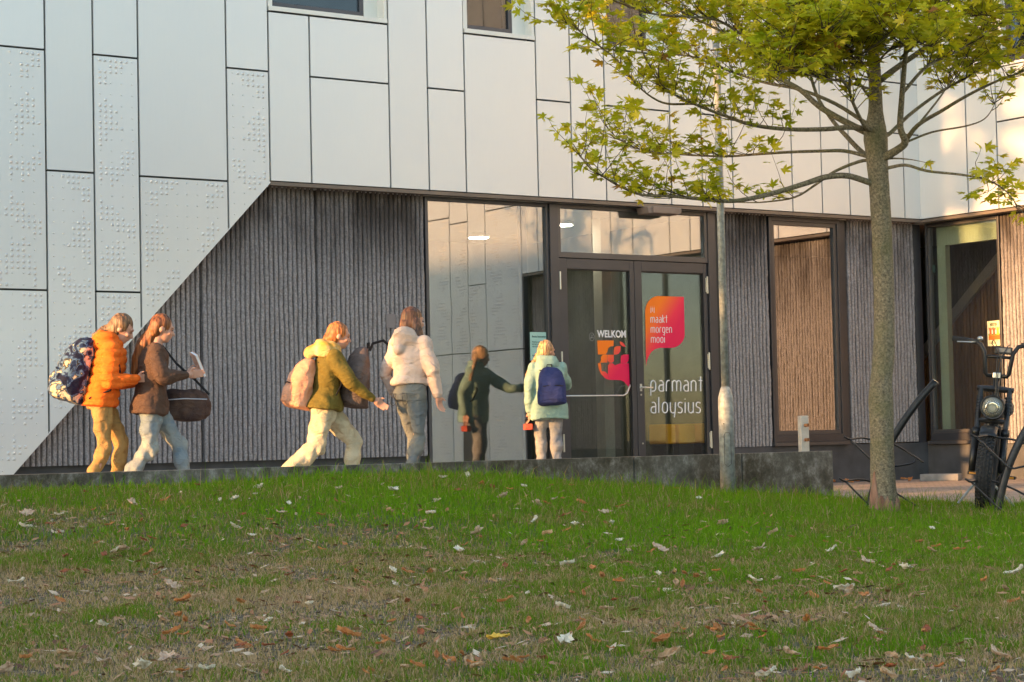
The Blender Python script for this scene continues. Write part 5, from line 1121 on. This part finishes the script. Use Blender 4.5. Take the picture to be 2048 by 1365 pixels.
o = MB().box(-.015, .015, -.075, .075, -.02, .045).build('display', BLACKM, BK, bevel=.006); o.location = B0+Vector((.02, .04, .21)); MB().box(.0155, .017, -.06, .06, -.0, .035).build('screen', mat('display_screen', (.12, .12, .15), .15), o)
rs = np.random.RandomState(5)
mb = MB()
for k in range(3): y0 = rs.uniform(-.12, .12); mb.tube(catmull([B0+Vector((-.02, y0, .28)), B0+Vector((.09, y0*.6+.02*k, .30-.05*k)), B0+Vector((.12, .04-.02*k, .10)), sa(.62, .03-.01*k, .10), sa(.42, .05-.02*k, -.02)], 5), .0042, 5)
mb.build('cables', BLACKM, BK)
fr_ = MB(); H0, H1 = sa(.45), sa(.72); BB = Vector((-.62, 0, .33)); SE = Vector((-.78, 0, .78))
fr_.tube([H0, BB], [.055, .065], 12); fr_.tube([H1, SE], .03, 12); fr_.tube([BB, SE], .022, 10)
for s in (1, -1): fr_.tube([BB+Vector((0, s*.04, 0)), Vector((-1.08, s*.085, WR))], .016, 8); fr_.tube([SE, Vector((-1.08, s*.085, WR))], .013, 8)
fr_.build('frame', BLACKM, BK, smooth=True)
b2 = MB(); loft(b2, [(-.72, 0, .80, .34, .09, 0), (-.72, 0, .86, .40, .14, 0), (-.72, 0, .93, .38, .135, 0), (-.72, 0, .97, .30, .09, 0)]); remesh(b2, 'seat', SEATM, BK, .012, 3)
b2 = MB(); b2.box(-.66, -.22, -.075, .075, .46, .74); b2.build('battery', BLACKM, BK, bevel=.02); MB().ball(BB, (.09, .075, .09), 16, 12).build('motor', BLACKM, BK, smooth=True)
for s in (1, -1):
    MB().tube([BB+Vector((0, s*.09, 0)), BB+Vector((.05*s, s*.10, -.16*s if s > 0 else .0)) if False else BB+Vector((.16*s, s*.11, -.04))], .012, 8).build('crank', BLACKM, BK)
    o = MB().box(-.05, .05, -.05, .05, -.014, .014).build('pedal', BLACKM, BK, bevel=.004); o.location = BB+Vector((.16*s, s*.17, -.04)); MB().box(.0505, .053, -.035, .035, -.009, .009).build('reflector', AMBER, o)
MB().tube([Vector((-.55, -.07, .30)), Vector((-.50, -.26, .02))], .011, 8).tube([Vector((-.55, -.07, .30)), Vector((-.60, .26, .0))], .011, 8).build('kickstand', STEEL, BK)

# ================================================================== FALLEN LEAVES
def curled(name, L_, wd, curl, cup, m, seed, notch=0):
    rs = np.random.RandomState(seed); nU, nV = 10, 6; v = []
    for i in range(nU+1):
        u_ = i/nU; wv = wd*math.sin(math.pi*min(max(u_, .03), .97))**.75*(1+notch*.35*math.sin(u_*19+seed))
        for j in range(nV+1):
            y = (j/nV-.5)*2; x = (u_-.5)*L_; z = curl*.45*L_*(4*(u_-.5)**2)+.035*L_*math.sin(u_*7+seed*2+y)*(1+.5*y*(seed % 3-1))+cup*wd*y*y*.6+rs.uniform(-1, 1)*.05*L_
            v.append((x+rs.uniform(-1, 1)*.02*L_, y*wv*(1-.25*cup)+rs.uniform(-1, 1)*.012*L_, z))
    f = [(i*(nV+1)+j, i*(nV+1)+j+1, (i+1)*(nV+1)+j+1, (i+1)*(nV+1)+j) for i in range(nU) for j in range(nV)]
    o = MB().add(v, f).build(name, m, smooth=False); s_ = o.modifiers.new('s', 'SOLIDIFY'); s_.thickness = .0025; return o
def dry(name, c, c2): return mat(name, c, .8, col2=c2, vscale=22, bump=.3, bscale=50)
PALE = [dry('pale_dry_leaf', (.50, .42, .31), (.70, .62, .49)), dry('pinkish_dry_leaf', (.42, .27, .18), (.58, .42, .30))]
BROWN = [dry('orange_brown_leaf', (.36, .12, .03), (.50, .22, .07)), dry('tan_leaf', (.34, .20, .10), (.50, .34, .19)), dry('red_brown_leaf', (.20, .055, .02), (.34, .10, .035))]
protoP = [curled('fallen_leaf', .125, .042, .22, .5, PALE[0], 1, 1), curled('fallen_leaf', .11, .036, .10, .9, PALE[0], 2, 1), curled('fallen_leaf', .12, .045, .3, .3, PALE[1], 3, 1)]
protoB = [curled('fallen_leaf', .10, .026, .12, .5, BROWN[0], 4), curled('fallen_leaf', .09, .027, .16, .9, BROWN[1], 5), curled('fallen_leaf', .085, .025, .12, .4, BROWN[2], 6), curled('fallen_leaf', .10, .022, .05, 1., BROWN[0], 7)]
YL = curled('fallen_leaf', .10, .036, .12, .3, mat('yellow_leaf', (.70, .40, .04), .7, var=.15, vscale=15), 8)
used = set(); rs = np.random.RandomState(12)
def put(proto, px, py, size, label, grp, rz=None, tilt=.5):
    X, Y, Z = ground_hit(px, py)
    if not bool(inside_lawn(np.array([X]), np.array([Y]), .03)[0]): return
    o = proto if proto.name not in used else proto.copy()
    if o is proto: used.add(proto.name)
    else: COL.objects.link(o)
    o.location = (X, Y, Z+.012+.012*rs.rand()+.034*float(lush(X, Y))); o.rotation_euler = (rs.uniform(-tilt, tilt), rs.uniform(-tilt, tilt), rs.uniform(0, 6.3) if rz is None else rz); o.scale = (size,)*3
    tag(o, label, 'leaf', grp)
pal = [(118, 106), (150, 45), (265, 82), (430, 1), (54, 106), (50, 130), (120, 140), (246, 177), (372, 33), (436, 34), (517, 52), (470, 66), (563, 104), (504, 143), (678, 41), (578, 85), (862, 118), (856, 134), (886, 32), (1006, 70), (918, 177), (785, 219), (344, 242), (34, 237), (326, 311), (205, 329), (619, 285), (613, 316), (538, 318), (335, 392), (414, 415), (568, 430), (208, 399), (285, 414), (12, 415), (470, 131), (935, 21), (875, 80), (786, 58), (955, 141), (230, 180),
       (1048, 50), (1097, 15), (1071, 118), (1074, 87), (1150, 125), (1224, 123), (1210, 103), (1398, 73), (1447, 125), (1663, 176), (1733, 87), (1839, 95), (1864, 135), (1735, 202), (1440, 189), (1135, 202), (1553, 234), (1510, 240), (1520, 175), (2030, 222), (1125, 290), (1268, 275), (1130, 368), (1583, 392), (1690, 255), (1710, 432), (1752, 344), (1826, 395), (1999, 386), (1534, 429), (1318, 224), (1110, 75), (1238, 158), (1320, 176), (1812, 215)]
for i, (x, y) in enumerate(pal): put(protoP[[0, 1, 2, 0, 2][i % 5]], x, 930+y+6, rs.uniform(.5, 1.0), 'pale curled dry leaf lying on the lawn', 'pale dry leaves on the lawn')
clump = [(rs.uniform(0, 2048), 965+rs.rand()**1.1*390) for _ in range(26)]
for i in range(270):
    y = 960+rs.rand()**1.0*400; x = rs.uniform(4, 2044); q_ = .62 if y > 1010 else .8
    if i % 2: cx_, cy_ = clump[rs.randint(26)]; x = cx_+rs.randn()*60*(cy_-800)/400; y = min(1362, max(962, cy_+rs.randn()*18*(cy_-800)/400))
    put(protoB[i % 4], x, y, q_*rs.uniform(.7, 1.45), 'small orange brown dry leaf lying on the lawn', 'small brown leaves on the lawn')
put(YL, 996, 1283, 1.1, 'single yellow leaf lying on the front of the lawn', None, .2, .15)
# crumbled litter nobody could count
n = 30000; Y = np.sqrt(rs.uniform(6.8**2, 22**2, n)); X = rs.uniform(-1, 1, n)*(.26*Y+.2); kp = inside_lawn(X, Y, .02) & (rs.rand(n) < 1.05-.75*lush(X, Y)); X, Y = X[kp], Y[kp]; n = len(X); Z = lawn_h(X, Y)+.012+rs.rand(n)*.035*lush(X, Y)
a = rs.uniform(0, 6.3, n); l = .008+.042*rs.rand(n)**2.2; wq = l*rs.uniform(.12, .5, n); d1 = np.stack([np.cos(a), np.sin(a), rs.uniform(-.4, .4, n)], 1); d2 = np.stack([-np.sin(a), np.cos(a), rs.uniform(-.5, .5, n)], 1); c0 = np.stack([X, Y, Z], 1)
V = np.stack([c0-d1*l[:, None], c0-d2*wq[:, None], c0+d1*l[:, None], c0+d2*wq[:, None]], 1).reshape(-1, 3); Fc = np.arange(n*4).reshape(-1, 4)
LIT_ = mat('leaf_crumbs', (.3, .15, .07), .9); t, p = nodes(LIT_); at = nn(t, 'ShaderNodeAttribute', attribute_name='tint'); t.links.new(ramp(t, at.outputs['Fac'], [(0, (.10, .04, .02)), (.35, (.34, .13, .05)), (.7, (.42, .23, .12)), (1, (.60, .46, .32))]), p.inputs['Base Color'])
tag(npmesh('leaf_litter', V, Fc, LIT_, None, False, {'tint': np.repeat(rs.rand(n)**1.1, 4)}), 'crumbs of dry leaves and twigs scattered in the lawn', 'litter', kind='stuff')
# leaves blown against the building on the paving
for i in range(14):
    o = protoB[i % 4].copy(); COL.objects.link(o); P = loc2w(rs.uniform(-3.2, -.1), rs.uniform(.0, .3)) if i < 9 else loc2w(rs.uniform(-1.5, -.1), rs.uniform(.3, 2.4)); o.location = (P[0], P[1], PAVZ+.02); o.rotation_euler = (rs.uniform(-.5, .5), rs.uniform(-.5, .5), rs.uniform(0, 6)); o.scale = (1.3,)*3
    tag(o, 'small dry leaf blown onto the paving at the foot of the building', 'leaf', 'dry leaves on the paving')

# ================================================================== SMALL CLOTHING DETAILS
# (thin real pieces on the clothes: front zips, pockets, belts)
def detail(T, name, pts, r, m): return MB().tube(pts, r, 5).build(name, m, T, smooth=True)
SEAM = mat('seam_thread', (.05, .045, .04), .8)
detail(T4, 'back_pocket', [(-.165, .04, .90), (-.172, .105, .90), (-.168, .10, .81), (-.160, .07, .79), (-.160, .045, .81), (-.165, .04, .90)], .0028, SEAM)
detail(T4, 'back_pocket', [(-.165, -.04, .90), (-.172, -.105, .90), (-.168, -.10, .81), (-.160, -.07, .79), (-.160, -.045, .81), (-.165, -.04, .90)], .0028, SEAM)
